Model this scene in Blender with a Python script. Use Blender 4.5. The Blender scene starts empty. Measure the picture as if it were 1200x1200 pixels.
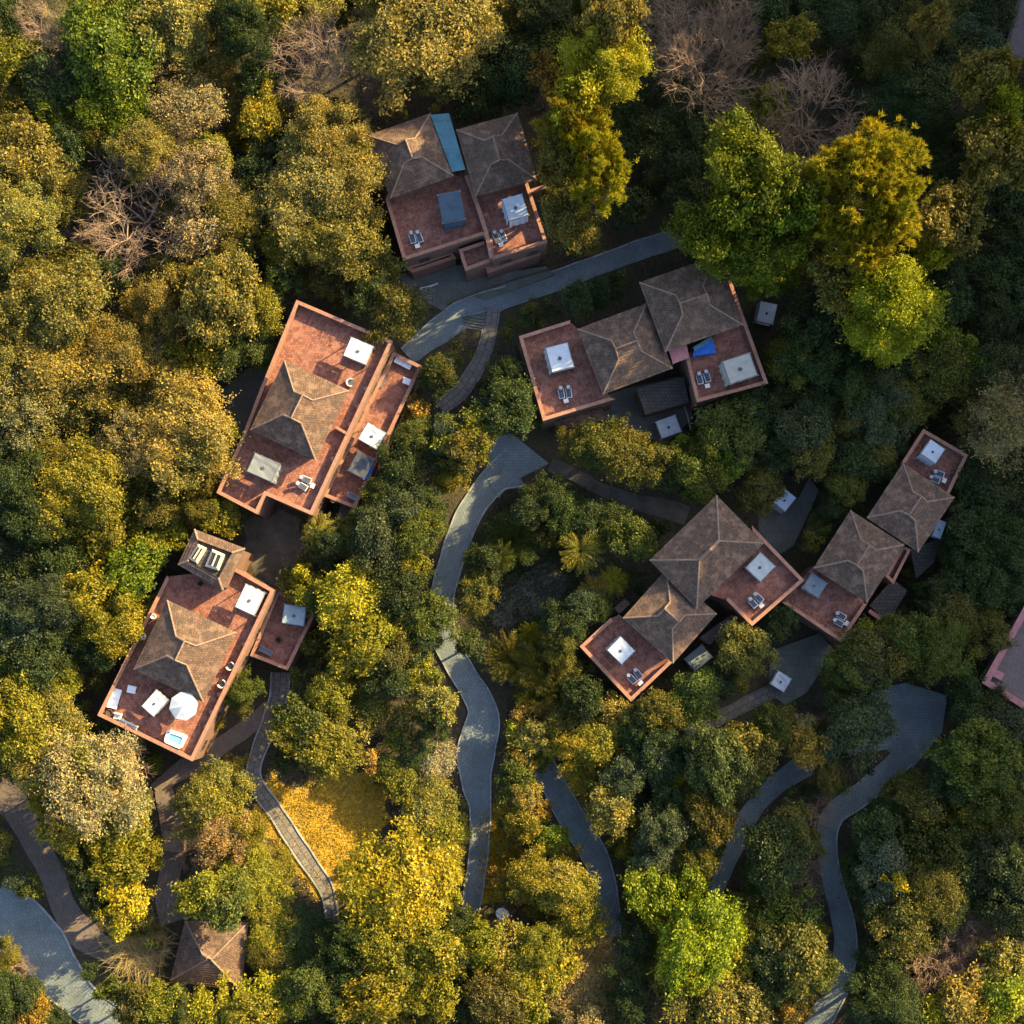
import bpy, math, random
import numpy as np
from mathutils import Vector

S = bpy.context.scene
C = S.collection
R = math.radians
# ------------------------------------------------------------------ camera, light, exposure
FPX = 1704.0                 # focal length in photo pixels (photo is 1200 px wide)
TILT = R(5.8)
CH = 170.0                   # flying height of the camera
CAMP = (0.0, -CH * math.tan(TILT), CH)
cd = bpy.data.cameras.new('camera')
cam = bpy.data.objects.new('camera', cd)
C.objects.link(cam)
cam.location = CAMP
cam.rotation_euler = (TILT, 0, 0)
cd.sensor_width = 36.0
cd.lens = 36.0 * FPX / 1200.0
cd.clip_start = 1.0
cd.clip_end = 6000.0
S.camera = cam

SUN_EL = R(25.0)
SUN_DIR = np.array([0.85, 0.53])
SUN_DIR = SUN_DIR / np.linalg.norm(SUN_DIR)
sd = bpy.data.lights.new('sun', 'SUN')
sd.energy = 5.0
sd.angle = R(0.6)
sd.color = (1.0, 0.755, 0.34)
sun = bpy.data.objects.new('sun', sd)
C.objects.link(sun)
to_sun = Vector((SUN_DIR[0] * math.cos(SUN_EL), SUN_DIR[1] * math.cos(SUN_EL), math.sin(SUN_EL)))
sun.rotation_euler = to_sun.to_track_quat('Z', 'Y').to_euler()
sun.location = (100, 60, 120)

W = bpy.data.worlds.new('World')
S.world = W
W.use_nodes = True
nt = W.node_tree
sky = nt.nodes.new('ShaderNodeTexSky')
sky.sky_type = 'NISHITA'
sky.sun_disc = False
sky.air_density = 0.9
sky.dust_density = 2.2
sky.ozone_density = 0.8
sky.sun_elevation = SUN_EL
sky.sun_rotation = math.atan2(SUN_DIR[0], SUN_DIR[1])
bg = nt.nodes['Background']
bg.inputs['Strength'].default_value = 0.12
nt.links.new(sky.outputs[0], bg.inputs[0])
S.view_settings.view_transform = 'Standard'
S.view_settings.look = 'None'
S.view_settings.exposure = 1.78
S.view_settings.gamma = 1.0
S.render.engine = 'CYCLES'
S.cycles.max_bounces = 5
S.cycles.diffuse_bounces = 3
S.cycles.glossy_bounces = 2
S.cycles.transmission_bounces = 3
S.cycles.use_denoising = True

rng = np.random.default_rng(11)
random.seed(11)

# ------------------------------------------------------------------ pixel -> world, terrain
def ray(px, py):
    x = (px - 600.0) / FPX
    y = (600.0 - py) / FPX
    c, s = math.cos(TILT), math.sin(TILT)
    return np.array([x, y * c + s, y * s - c])

def at(p, z):
    """world point on the horizontal plane z that the photo shows at pixel p"""
    d = ray(*p)
    k = (z - CAMP[2]) / d[2]
    return np.array([CAMP[0] + d[0] * k, CAMP[1] + d[1] * k])

SHADE_RIDGE_T = [-140, -90, -72, -62, -54, -44, -34, -28.5, -27.2, -24.3, -22.5, -18, -11, -5, 1, 6, 10, 13, 22, 28, 34, 38, 40, 45.5, 47.5, 60, 160]
SHADE_RIDGE_H = [40, 52, 62, 72, 80, 81, 80, 81, 67, 69, 81, 81, 77, 66, 60, 62, 68, 70, 70, 67, 66, 67, 78, 78, 56, 42, 38]  # unseen crest added to the east, notched to shade and light chosen roofs
def terrain(x, y):
    x = np.asarray(x, float); y = np.asarray(y, float)
    r2 = np.maximum(np.abs(x), np.abs(y))
    fade = 1.0 / (1.0 + np.exp((r2 - 110) / 12))
    h = (-0.03 * np.clip(x, -90, 90) + 0.7 * np.sin(x / 17 + 1) * np.cos(y / 21) + 0.4 * np.sin(y / 13 - x / 25)) * fade
    s = SUN_DIR[0] * x + SUN_DIR[1] * y
    t = -SUN_DIR[1] * x + SUN_DIR[0] * y
    k = np.clip((s - 105) / 55, 0, 1)
    k = k * k * (3 - 2 * k)
    far = np.clip((s - 260) / 300, 0, 1)
    hr = np.interp(t, SHADE_RIDGE_T, SHADE_RIDGE_H)
    hr = hr + 1.6 * np.sin(t / 2.3) + 1.3 * np.sin(t / 3.7 + 2) + 1.0 * np.sin(t / 1.4 + s / 9) + 1.5 * np.sin(t / 7 + s / 17)
    return h + k * hr * (1 - 0.6 * far)

def th(x, y):
    return float(terrain(x, y))

def ground(p, dz=0.0):
    """world point at height dz above the terrain that the photo shows at pixel p"""
    z = dz
    for _ in range(6):
        q = at(p, z)
        z = th(q[0], q[1]) + dz
    return np.array([q[0], q[1], z])

# ------------------------------------------------------------------ mesh helpers
ORG = {}
def empty(name, loc, rz=0.0):
    o = bpy.data.objects.new(name, None)
    o.empty_display_size = 0.3
    C.objects.link(o)
    o.location = loc
    o.rotation_euler = (0, 0, rz)
    ORG[o.name] = np.array(loc, float)
    return o

def tag(o, label=None, cat=None, group=None, kind=None):
    if label: o['label'] = label
    if cat: o['category'] = cat
    if group: o['group'] = group
    if kind: o['kind'] = kind
    return o

def copy_tree(o, parent=None):
    c = o.copy()
    C.objects.link(c)
    if parent is not None:
        c.parent = parent
    for ch in list(o.children):
        copy_tree(ch, c)
    return c

class MB:
    def __init__(self):
        self.v, self.f, self.uv = [], [], []
    def face(self, pts, uv=None):
        n = len(self.v)
        self.v += [tuple(float(c) for c in p) for p in pts]
        self.f.append(tuple(range(n, n + len(pts))))
        self.uv.append(uv if uv is not None else [(p[0], p[1]) for p in pts])
    def prism(self, poly, z0, z1, top=True, bottom=False):
        n = len(poly)
        acc = 0.0
        for i in range(n):
            a, b = poly[i], poly[(i + 1) % n]
            L = math.hypot(b[0] - a[0], b[1] - a[1])
            self.face([(a[0], a[1], z0), (b[0], b[1], z0), (b[0], b[1], z1), (a[0], a[1], z1)],
                      [(acc, z0), (acc + L, z0), (acc + L, z1), (acc, z1)])
            acc += L
        if top: self.face([(p[0], p[1], z1) for p in poly])
        if bottom: self.face([(p[0], p[1], z0) for p in reversed(poly)])
    def box(self, cx, cy, z0, z1, lx, ly, ang=0.0):
        c, s = math.cos(ang), math.sin(ang)
        q = [(-lx / 2, -ly / 2), (lx / 2, -ly / 2), (lx / 2, ly / 2), (-lx / 2, ly / 2)]
        self.prism([(cx + x * c - y * s, cy + x * s + y * c) for x, y in q], z0, z1, True, True)
    def beam(self, p0, p1, w, h):
        p0, p1 = Vector(p0), Vector(p1)
        d = (p1 - p0).normalized()
        side = d.cross(Vector((0, 0, 1)))
        side = side.normalized() if side.length > 1e-4 else Vector((1, 0, 0))
        up = side.cross(d)
        q = [side * w / 2 + up * -h / 2, side * -w / 2 + up * -h / 2, side * -w / 2 + up * h / 2, side * w / 2 + up * h / 2]
        a = [p0 + x for x in q]; b = [p1 + x for x in q]
        L = (p1 - p0).length
        for i in range(4):
            j = (i + 1) % 4
            self.face([a[i], a[j], b[j], b[i]], [(0, 0), (0, w), (L, w), (L, 0)])
        self.face(list(reversed(a))); self.face(b)
    def tube(self, p0, p1, r0, r1, n=6, cap=True):
        p0, p1 = Vector(p0), Vector(p1)
        d = (p1 - p0)
        if d.length < 1e-6: return
        d.normalize()
        x = d.orthogonal().normalized(); y = d.cross(x)
        A = [p0 + (x * math.cos(2 * math.pi * k / n) + y * math.sin(2 * math.pi * k / n)) * r0 for k in range(n)]
        B = [p1 + (x * math.cos(2 * math.pi * k / n) + y * math.sin(2 * math.pi * k / n)) * r1 for k in range(n)]
        for k in range(n):
            j = (k + 1) % n
            self.face([A[k], A[j], B[j], B[k]])
        if cap:
            self.face(list(reversed(A))); self.face(B)
    def lathe(self, cx, cy, prof, n=16):
        for (r0, z0), (r1, z1) in zip(prof[:-1], prof[1:]):
            for k in range(n):
                a, b = 2 * math.pi * k / n, 2 * math.pi * (k + 1) / n
                P = [(cx + r0 * math.cos(a), cy + r0 * math.sin(a), z0), (cx + r0 * math.cos(b), cy + r0 * math.sin(b), z0),
                     (cx + r1 * math.cos(b), cy + r1 * math.sin(b), z1), (cx + r1 * math.cos(a), cy + r1 * math.sin(a), z1)]
                if r0 < 1e-5: P = [P[0], P[2], P[3]]
                elif r1 < 1e-5: P = P[:3]
                self.face(P)
    def build(self, name, mat, parent=None, smooth=False, loc=None, merge=False):
        org = ORG[parent.name] if parent is not None else np.array(loc if loc is not None else (0, 0, 0), float)
        me = bpy.data.meshes.new(name)
        v = (np.array(self.v, float).reshape(-1, 3) - org)
        me.from_pydata([tuple(p) for p in v], [], self.f)
        ul = me.uv_layers.new(name='UVMap')
        flat = [c for f in self.uv for p in f for c in p]
        ul.data.foreach_set('uv', np.array(flat, np.float32))
        if smooth:
            me.polygons.foreach_set('use_smooth', [True] * len(me.polygons))
        if mat is not None: me.materials.append(mat)
        if merge:
            import bmesh
            bm = bmesh.new(); bm.from_mesh(me)
            bmesh.ops.remove_doubles(bm, verts=bm.verts, dist=0.0005)
            bm.to_mesh(me); bm.free()
        me.update()
        o = bpy.data.objects.new(name, me)
        C.objects.link(o)
        if parent is not None: o.parent = parent
        else: o.location = tuple(org)
        ORG[o.name] = org
        return o

def area(poly):
    return 0.5 * sum(poly[i][0] * poly[(i + 1) % len(poly)][1] - poly[(i + 1) % len(poly)][0] * poly[i][1] for i in range(len(poly)))
def ccw(poly):
    return list(poly) if area(poly) > 0 else list(reversed(poly))
def offset(poly, d):
    """inward (d > 0) offset of a counter-clockwise polygon, mitred"""
    n = len(poly); out = []
    for i in range(n):
        p0, p1, p2 = (np.array(poly[(i + k) % n][:2], float) for k in (-1, 0, 1))
        e0 = (p1 - p0) / np.linalg.norm(p1 - p0); e1 = (p2 - p1) / np.linalg.norm(p2 - p1)
        n0 = np.array([-e0[1], e0[0]]); n1 = np.array([-e1[1], e1[0]])
        m = n0 + n1
        m = m / max(m @ n0, 0.25) if np.linalg.norm(m) > 1e-6 else n0
        out.append(p1 + m * d)
    return out

# ------------------------------------------------------------------ materials
def new_mat(name):
    m = bpy.data.materials.new(name)
    m.use_nodes = True
    n = m.node_tree
    b = n.nodes['Principled BSDF']
    return m, n, b
def ramp(n, fac, stops):
    r = n.nodes.new('ShaderNodeValToRGB')
    while len(r.color_ramp.elements) < len(stops): r.color_ramp.elements.new(0.5)
    for e, (p, c) in zip(r.color_ramp.elements, stops):
        e.position = p; e.color = (*c, 1)
    n.links.new(fac, r.inputs[0])
    return r.outputs[0]
def noise(n, scale, detail=4, rough=0.6, vec=None, dim='3D'):
    t = n.nodes.new('ShaderNodeTexNoise')
    t.inputs['Scale'].default_value = scale
    t.inputs['Detail'].default_value = detail
    t.inputs['Roughness'].default_value = rough
    if vec is not None: n.links.new(vec, t.inputs['Vector'])
    return t.outputs[0]
def geo_pos(n):
    g = n.nodes.new('ShaderNodeNewGeometry')
    return g.outputs['Position']
def mix(n, fac, a, b, mode='MIX'):
    x = n.nodes.new('ShaderNodeMix'); x.data_type = 'RGBA'; x.blend_type = mode
    for s, val in ((x.inputs[0], fac), (x.inputs[6], a), (x.inputs[7], b)):
        if hasattr(val, 'is_output'): n.links.new(val, s)
        elif isinstance(val, (int, float)): s.default_value = val
        else: s.default_value = (*val, 1)
    return x.outputs[2]
def bump(n, b, h, strength=0.5, dist=0.05):
    k = n.nodes.new('ShaderNodeBump')
    k.inputs['Strength'].default_value = strength
    k.inputs['Distance'].default_value = dist
    n.links.new(h, k.inputs['Height'])
    n.links.new(k.outputs[0], b.inputs['Normal'])
def plain(name, col, rough=0.7, var=0.25, scale=3.0, metal=0.0, spec=0.3):
    m, n, b = new_mat(name)
    f = noise(n, scale, 5, 0.65, geo_pos(n))
    c = ramp(n, f, [(0.3, tuple(x * (1 - var) for x in col)), (0.7, tuple(min(1, x * (1 + var)) for x in col))])
    n.links.new(c, b.inputs['Base Color'])
    b.inputs['Roughness'].default_value = rough
    b.inputs['Metallic'].default_value = metal
    b.inputs['Specular IOR Level'].default_value = spec
    return m
def brick(name, c1, c2, mortar, bw, bh, ms=0.02, rough=0.8, dirt=(0.05, 0.05, 0.035), dirt_amt=0.5, dscale=0.5, offs=0.5, blend=None):
    """brick, tile or paver pattern in metres on the UV map, with stains of their own"""
    m, n, b = new_mat(name)
    uv = n.nodes.new('ShaderNodeUVMap')
    t = n.nodes.new('ShaderNodeTexBrick')
    t.inputs['Scale'].default_value = 1.0
    t.inputs['Brick Width'].default_value = bw
    t.inputs['Row Height'].default_value = bh
    t.inputs['Mortar Size'].default_value = ms
    t.inputs['Color1'].default_value = (*c1, 1); t.inputs['Color2'].default_value = (*c2, 1); t.inputs['Mortar'].default_value = (*mortar, 1)
    t.offset = offs
    n.links.new(uv.outputs[0], t.inputs['Vector'])
    p = geo_pos(n)
    big = noise(n, dscale, 6, 0.7, p)
    k = ramp(n, big, [(0.42, (0, 0, 0)), (0.72, (dirt_amt,) * 3)])
    c = mix(n, k, t.outputs[0], dirt)
    f2 = noise(n, 3.5, 5, 0.7, p)
    c = mix(n, 0.32, c, ramp(n, f2, [(0.3, (0.35, 0.35, 0.35)), (0.7, (1, 1, 1))]), 'MULTIPLY')
    if blend is not None:
        f3 = noise(n, 0.9, 5, 0.7, p)
        c = mix(n, ramp(n, f3, [(0.5, (0, 0, 0)), (0.62, (0.7, 0.7, 0.7))]), c, blend)
    n.links.new(c, b.inputs['Base Color'])
    b.inputs['Roughness'].default_value = rough
    b.inputs['Specular IOR Level'].default_value = 0.25
    bump(n, b, t.outputs['Fac'], -0.4, 0.02)
    return m
M = {}
M['roof'] = brick('roof_tiles', (0.205, 0.122, 0.078), (0.105, 0.068, 0.053), (0.06, 0.04, 0.03), 0.28, 0.34, 0.03, 0.85, (0.075, 0.062, 0.05), 0.6, 0.35, blend=(0.235, 0.15, 0.10))
M['ridge'] = plain('ridge_tiles', (0.24, 0.16, 0.115), 0.85, 0.35, 2.5)
M['terrace'] = brick('terracotta_paving', (0.42, 0.165, 0.105), (0.20, 0.072, 0.05), (0.17, 0.085, 0.065), 0.32, 0.32, 0.035, 0.8, (0.13, 0.075, 0.06), 0.35, 0.25, blend=(0.34, 0.165, 0.12))
M['coping'] = brick('brick_coping', (0.46, 0.225, 0.15), (0.36, 0.165, 0.11), (0.3, 0.18, 0.13), 0.22, 0.6, 0.02, 0.8, (0.15, 0.10, 0.08), 0.5, 0.5)
M['wall'] = brick('brick_wall', (0.30, 0.14, 0.09), (0.22, 0.10, 0.07), (0.22, 0.17, 0.14), 0.24, 0.08, 0.012, 0.85, (0.09, 0.08, 0.06), 0.6, 0.4)
M['slate'] = brick('weathered_slate', (0.105, 0.095, 0.088), (0.07, 0.065, 0.06), (0.03, 0.03, 0.03), 0.4, 0.4, 0.03, 0.85, (0.04, 0.04, 0.03), 0.6, 0.4)
M['greyroof'] = brick('grey_roof', (0.19, 0.145, 0.14), (0.15, 0.12, 0.115), (0.1, 0.08, 0.08), 0.3, 0.3, 0.03, 0.85, (0.08, 0.07, 0.06), 0.6, 0.4)
M['pink'] = plain('pink_render', (0.34, 0.15, 0.155), 0.8, 0.2, 2)
M['road'] = brick('stone_setts', (0.23, 0.275, 0.295), (0.19, 0.235, 0.255), (0.15, 0.185, 0.20), 0.5, 0.33, 0.03, 0.75, (0.085, 0.105, 0.105), 0.7, 0.3)
M['path'] = brick('path_pavers', (0.26, 0.235, 0.215), (0.17, 0.16, 0.15), (0.09, 0.085, 0.075), 0.9, 0.7, 0.04, 0.8, (0.10, 0.085, 0.06), 0.6, 0.5)
M['brickpath'] = brick('brick_path', (0.22, 0.17, 0.145), (0.165, 0.13, 0.115), (0.115, 0.095, 0.085), 0.5, 0.25, 0.02, 0.85, (0.10, 0.085, 0.06), 0.6, 0.4)
M['patio'] = brick('concrete_patio', (0.18, 0.18, 0.16), (0.145, 0.145, 0.13), (0.09, 0.09, 0.08), 1.2, 1.2, 0.02, 0.8, (0.09, 0.095, 0.07), 0.7, 0.25)
M['kerb'] = plain('kerb_stone', (0.30, 0.31, 0.31), 0.8, 0.5, 0.8)
M['steel'] = plain('grey_metal', (0.22, 0.23, 0.25), 0.4, 0.15, 3, 0.6)
M['wood'] = plain('dark_wood', (0.10, 0.06, 0.04), 0.6, 0.3, 6)
M['cream'] = plain('cream_render', (0.55, 0.44, 0.30), 0.8, 0.2, 3)
M['white'] = plain('white_paint', (0.78, 0.79, 0.80), 0.5, 0.06, 2)
M['cushion'] = plain('pale_cushion', (0.74, 0.68, 0.62), 0.9, 0.08, 4)
M['darkcush'] = plain('charcoal_cushion', (0.07, 0.08, 0.10), 0.9, 0.2, 5)
M['pot'] = plain('clay_pot', (0.42, 0.24, 0.18), 0.8, 0.2, 3)
M['teal'] = plain('teal_sheet', (0.05, 0.155, 0.20), 0.35, 0.35, 0.8, 0.0, 0.5)
M['blue'] = plain('blue_tarp', (0.02, 0.14, 0.55), 0.5, 0.25, 2)
M['bark'] = plain('bark', (0.13, 0.10, 0.075), 0.9, 0.35, 4)
M['deadwood'] = plain('bare_branches', (0.31, 0.215, 0.145), 0.85, 0.3, 1.5)
def fabric(name, rough=0.85):
    m, n, b = new_mat(name)
    oi = n.nodes.new('ShaderNodeObjectInfo')
    f = noise(n, 1.6, 5, 0.6, geo_pos(n))
    c = mix(n, 1.0, oi.outputs['Color'], ramp(n, f, [(0.3, (0.82, 0.82, 0.82)), (0.65, (1, 1, 1))]), 'MULTIPLY')
    n.links.new(c, b.inputs['Base Color'])
    b.inputs['Roughness'].default_value = rough
    b.inputs['Specular IOR Level'].default_value = 0.2
    return m
M['fabric'] = fabric('canvas')
def glass_mat(name, col, rough=0.08):
    m, n, b = new_mat(name)
    f = noise(n, 0.7, 3, 0.5, geo_pos(n))
    n.links.new(ramp(n, f, [(0.3, tuple(x * 0.7 for x in col)), (0.7, col)]), b.inputs['Base Color'])
    b.inputs['Roughness'].default_value = rough
    b.inputs['Specular IOR Level'].default_value = 0.7
    return m
M['glass'] = glass_mat('window_glass', (0.03, 0.04, 0.05))
M['water'] = glass_mat('pool_water', (0.25, 0.62, 0.72), 0.05)

def leaf_mat(name, trans=0.3, tint=False):
    m, n, b = new_mat(name)
    oi = n.nodes.new('ShaderNodeObjectInfo')
    g = n.nodes.new('ShaderNodeNewGeometry')
    at_ = n.nodes.new('ShaderNodeAttribute'); at_.attribute_name = 'clump'
    # leaf to leaf and clump to clump differences of pigment
    v1 = ramp(n, g.outputs['Random Per Island'], [(0.0, (0.55, 0.6, 0.6)), (0.6, (1.0, 1.0, 1.0)), (1.0, (1.55, 1.35, 1.0))])
    v2 = ramp(n, at_.outputs['Fac'], [(0.0, (0.62, 0.75, 0.8)), (0.5, (1.0, 1.0, 1.0)), (1.0, (1.4, 1.2, 0.8))])
    own = oi.outputs['Color']
    if tint:
        ta = n.nodes.new('ShaderNodeAttribute'); ta.attribute_name = 'tint'; own = ta.outputs['Color']
    c = mix(n, 1.0, own, v1, 'MULTIPLY')
    c = mix(n, 1.0, c, v2, 'MULTIPLY')
    n.links.new(c, b.inputs['Base Color'])
    b.inputs['Roughness'].default_value = 0.42
    b.inputs['Specular IOR Level'].default_value = 0.2
    tr = n.nodes.new('ShaderNodeBsdfTranslucent')
    n.links.new(c, tr.inputs['Color'])
    ms = n.nodes.new('ShaderNodeMixShader')
    ms.inputs[0].default_value = trans
    out = n.nodes['Material Output']
    n.links.new(b.outputs[0], ms.inputs[1]); n.links.new(tr.outputs[0], ms.inputs[2])
    n.links.new(ms.outputs[0], out.inputs['Surface'])
    return m
M['leaf'] = leaf_mat('leaves')
M['leaf_mixed'] = leaf_mat('mixed_leaves', 0.3, True)

m, n, b = new_mat('forest_floor')
p = geo_pos(n)
f1 = noise(n, 0.12, 6, 0.65, p); f2 = noise(n, 2.5, 6, 0.75, p)
c1 = ramp(n, f1, [(0.35, (0.035, 0.040, 0.022)), (0.5, (0.065, 0.052, 0.033)), (0.65, (0.05, 0.055, 0.025))])
c2 = mix(n, 0.7, c1, ramp(n, f2, [(0.3, (0.3, 0.3, 0.3)), (0.7, (1.4, 1.3, 1.1))]), 'MULTIPLY')
n.links.new(c2, b.inputs['Base Color']); b.inputs['Roughness'].default_value = 0.95
bump(n, b, f2, 0.8, 0.15)
M['ground'] = m
m, n, b = new_mat('dry_lawn')
p = geo_pos(n)
f1 = noise(n, 0.25, 6, 0.7, p); f2 = noise(n, 3, 6, 0.75, p)
c1 = ramp(n, f1, [(0.35, (0.20, 0.15, 0.02)), (0.5, (0.48, 0.30, 0.03)), (0.62, (0.26, 0.17, 0.03))])
c2 = mix(n, 0.7, c1, ramp(n, f2, [(0.3, (0.4, 0.4, 0.4)), (0.7, (1.3, 1.25, 1.1))]), 'MULTIPLY')
n.links.new(c2, b.inputs['Base Color']); b.inputs['Roughness'].default_value = 0.95
bump(n, b, f2, 0.8, 0.12)
M['lawn'] = m
M['bare'] = plain('bare_soil', (0.10, 0.092, 0.075), 0.95, 0.45, 0.5)

# ------------------------------------------------------------------ ground sheet with an unseen hill, added and shaped to shade the valley
def axis():
    a = list(np.arange(-80, 81, 1.0))
    o = list(np.arange(84, 236, 4.0)) + [245, 260, 285, 320, 370, 440, 540, 680, 880, 1200, 1700]
    return np.array([-x for x in reversed(o)] + a + o)
ax = axis()
X, Y = np.meshgrid(ax, ax)
Z = terrain(X, Y)
nx = len(ax)
vv = np.stack([X.ravel(), Y.ravel(), Z.ravel()], 1)
i0 = (np.arange(nx - 1)[:, None] * nx + np.arange(nx - 1)[None, :]).ravel()
ff = np.stack([i0, i0 + 1, i0 + nx + 1, i0 + nx], 1)
def np_mesh(name, v, f, mat, smooth=True, clump=None):
    me = bpy.data.meshes.new(name)
    k = f.shape[1]
    me.vertices.add(len(v)); me.vertices.foreach_set('co', np.ascontiguousarray(v, np.float32).ravel())
    me.loops.add(f.size); me.loops.foreach_set('vertex_index', np.ascontiguousarray(f, np.int32).ravel())
    me.polygons.add(len(f)); me.polygons.foreach_set('loop_start', np.arange(0, f.size, k, dtype=np.int32))
    me.polygons.foreach_set('use_smooth', [smooth] * len(f))
    if clump is not None:
        a = me.attributes.new('clump', 'FLOAT', 'POINT')
        a.data.foreach_set('value', np.ascontiguousarray(clump, np.float32))
    me.materials.append(mat)
    me.update(calc_edges=True)
    me.validate()
    return me
def add_obj(name, me, parent=None, loc=(0, 0, 0)):
    o = bpy.data.objects.new(name, me)
    C.objects.link(o)
    if parent is not None: o.parent = parent
    o.location = loc
    return o
tag(add_obj('ground', np_mesh('ground', vv, ff, M['ground'])), kind='structure')

# ------------------------------------------------------------------ roads, paths, patios, clearings
PATHS = []      # (pixel polyline, half width px) kept free of fill trees
ZONES = []      # pixel polygons kept free of fill trees
def spline(pts, step):
    pts = [np.array(p, float) for p in pts]
    P = [2 * pts[0] - pts[1]] + pts + [2 * pts[-1] - pts[-2]]
    out = []
    for i in range(1, len(P) - 2):
        n_ = max(2, int(np.linalg.norm(P[i + 1] - P[i]) / step))
        for k in range(n_):
            t = k / n_
            a, b_, c_, d_ = P[i - 1], P[i], P[i + 1], P[i + 2]
            out.append(0.5 * ((2 * b_) + (-a + c_) * t + (2 * a - 5 * b_ + 4 * c_ - d_) * t * t + (-a + 3 * b_ - 3 * c_ + d_) * t ** 3))
    out.append(pts[-1])
    return out
LEVEL = [0.05]
def ribbon(name, pts, mat, kerb=None, clear=1.0, hide=(0, 0)):
    """pts: (px, py, width in m); draped on the terrain"""
    LEVEL[0] += 0.007
    dz = LEVEL[0]
    wp = []
    for p in pts:
        g = ground(p[:2])
        wp.append((g[0], g[1], p[2]))
    sp = spline(wp, 0.7)
    vis = pts[hide[0]:len(pts) - hide[1]]     # the ends run on under the trees
    PATHS.append(([p[:2] for p in vis], [p[2] * 10 / 2 * clear for p in vis]))
    mb = MB(); kb = [MB(), MB()]
    rows = []; acc = 0.0
    for i, q in enumerate(sp):
        a = sp[max(i - 1, 0)]; b_ = sp[min(i + 1, len(sp) - 1)]
        d = (b_[:2] - a[:2]); d = d / max(np.linalg.norm(d), 1e-6)
        nrm = np.array([-d[1], d[0]])
        w = q[2]
        wob = 0.06 * math.sin(acc * 1.7) + 0.05 * math.sin(acc * 0.6 + 1)
        row = []
        for k in range(7):
            u = (k / 6 - 0.5) * (w + wob)
            x, y = q[0] + nrm[0] * u, q[1] + nrm[1] * u
            row.append((x, y, th(x, y) + dz, acc, u))
        rows.append((row, nrm))
        if i + 1 < len(sp): acc += np.linalg.norm(sp[i + 1][:2] - q[:2])
    for (r0, n0), (r1, n1) in zip(rows[:-1], rows[1:]):
        for k in range(6):
            P = [r0[k], r1[k], r1[k + 1], r0[k + 1]]
            mb.face([p[:3] for p in reversed(P)], [p[3:] for p in reversed(P)])
        for e, (k, sg) in enumerate(((0, -1), (6, 1))):
            a, c_ = r0[k], r1[k]
            def off(p, nn, d, up):
                return (p[0] + nn[0] * sg * d, p[1] + nn[1] * sg * d, p[2] + up)
            A = [off(a, n0, 0.0, -0.3), off(a, n0, 0.0, 0.10), off(a, n0, 0.16, 0.10), off(a, n0, 0.16, -0.3)]
            B = [off(c_, n1, 0.0, -0.3), off(c_, n1, 0.0, 0.10), off(c_, n1, 0.16, 0.10), off(c_, n1, 0.16, -0.3)]
            for j in range(3):
                kb[e].face([A[j], A[j + 1], B[j + 1], B[j]])
    o = mb.build(name, mat)
    tag(o, kind='structure')
    for e in range(2):
        if kerb and kerb[e]:
            kb[e].build('kerb', M['kerb'], o)
    return o
def slab(name, pts, mat, lift=0.0, zone=True):
    LEVEL[0] += 0.007
    g = [ground(p) for p in pts]
    top = max(q[2] for q in g) * 0.5 + 0.5 * np.mean([q[2] for q in g]) + LEVEL[0] + 0.05 + lift
    poly = ccw([at(p, top) for p in pts])
    mb = MB(); mb.prism(poly, top - 1.5, top)
    if zone: ZONES.append(list(pts))
    return tag(mb.build(name, mat), kind='structure')
def draped(name, pts, mat, zone=True, dz=0.03):
    """an irregular patch of ground cover as a sheet on the terrain"""
    P = np.array(pts, float)
    c = P.mean(0)
    mb = MB(); rings = []
    out = spline([*pts, pts[0]], 5)
    out = [c + (np.array(q_) - c) * (1 + 0.06 * math.sin(i * 1.1) + 0.05 * math.sin(i * 0.37 + 1) + random.uniform(-.05, .05)) for i, q_ in enumerate(out[:-1])]; out.append(out[0])
    for k in (1.0, 0.75, 0.5, 0.25, 0.02):
        rings.append([ground(c + (np.array(q) - c) * k) + np.array([0, 0, dz]) for q in out])
    for r0, r1 in zip(rings[:-1], rings[1:]):
        for i in range(len(out) - 1):
            f_ = [r0[i], r0[i + 1], r1[i + 1], r1[i]]
            if area(f_) < 0: f_.reverse()
            mb.face(f_)
    if zone: ZONES.append(list(pts))
    return tag(mb.build(name, mat), kind='structure')

draped('lawn', [(318, 905), (345, 925), (395, 905), (440, 905), (452, 940), (440, 985), (415, 1010), (400, 1050), (380, 1062), (345, 1015), (318, 990), (305, 955)], M['lawn'])
draped('bare_soil', [(585, 700), (605, 682), (628, 662), (655, 668), (660, 695), (640, 718), (612, 728), (585, 735), (572, 722)], M['bare'])
draped('lower_bank', [(560, 960), (590, 940), (610, 985), (612, 1020), (585, 1050), (562, 1050)], M['lawn'], zone=False)
draped('courtyard', [(290, 612), (345, 600), (352, 650), (338, 690), (310, 680), (285, 650)], M['bare'])
slab('patio', [(463, 322), (555, 308), (575, 322), (640, 312), (650, 322), (560, 356), (520, 365), (485, 345)], M['patio'])
slab('side_patio', [(256, 460), (290, 432), (320, 425), (300, 470), (285, 515)], M['patio'])
slab('side_patio', [(690, 470), (735, 455), (800, 440), (812, 490), (780, 520), (735, 505), (700, 490)], M['patio'])
slab('plaza', [(576, 512), (600, 508), (622, 526), (643, 543), (618, 556), (598, 566), (584, 584), (570, 560)], M['road'])
slab('plaza', [(1015, 812), (1060, 800), (1110, 815), (1104, 858), (1070, 900), (1045, 885), (1018, 852)], M['road'])
slab('side_patio', [(905, 762), (960, 742), (978, 762), (945, 812), (920, 826), (898, 810)], M['patio'])
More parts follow.
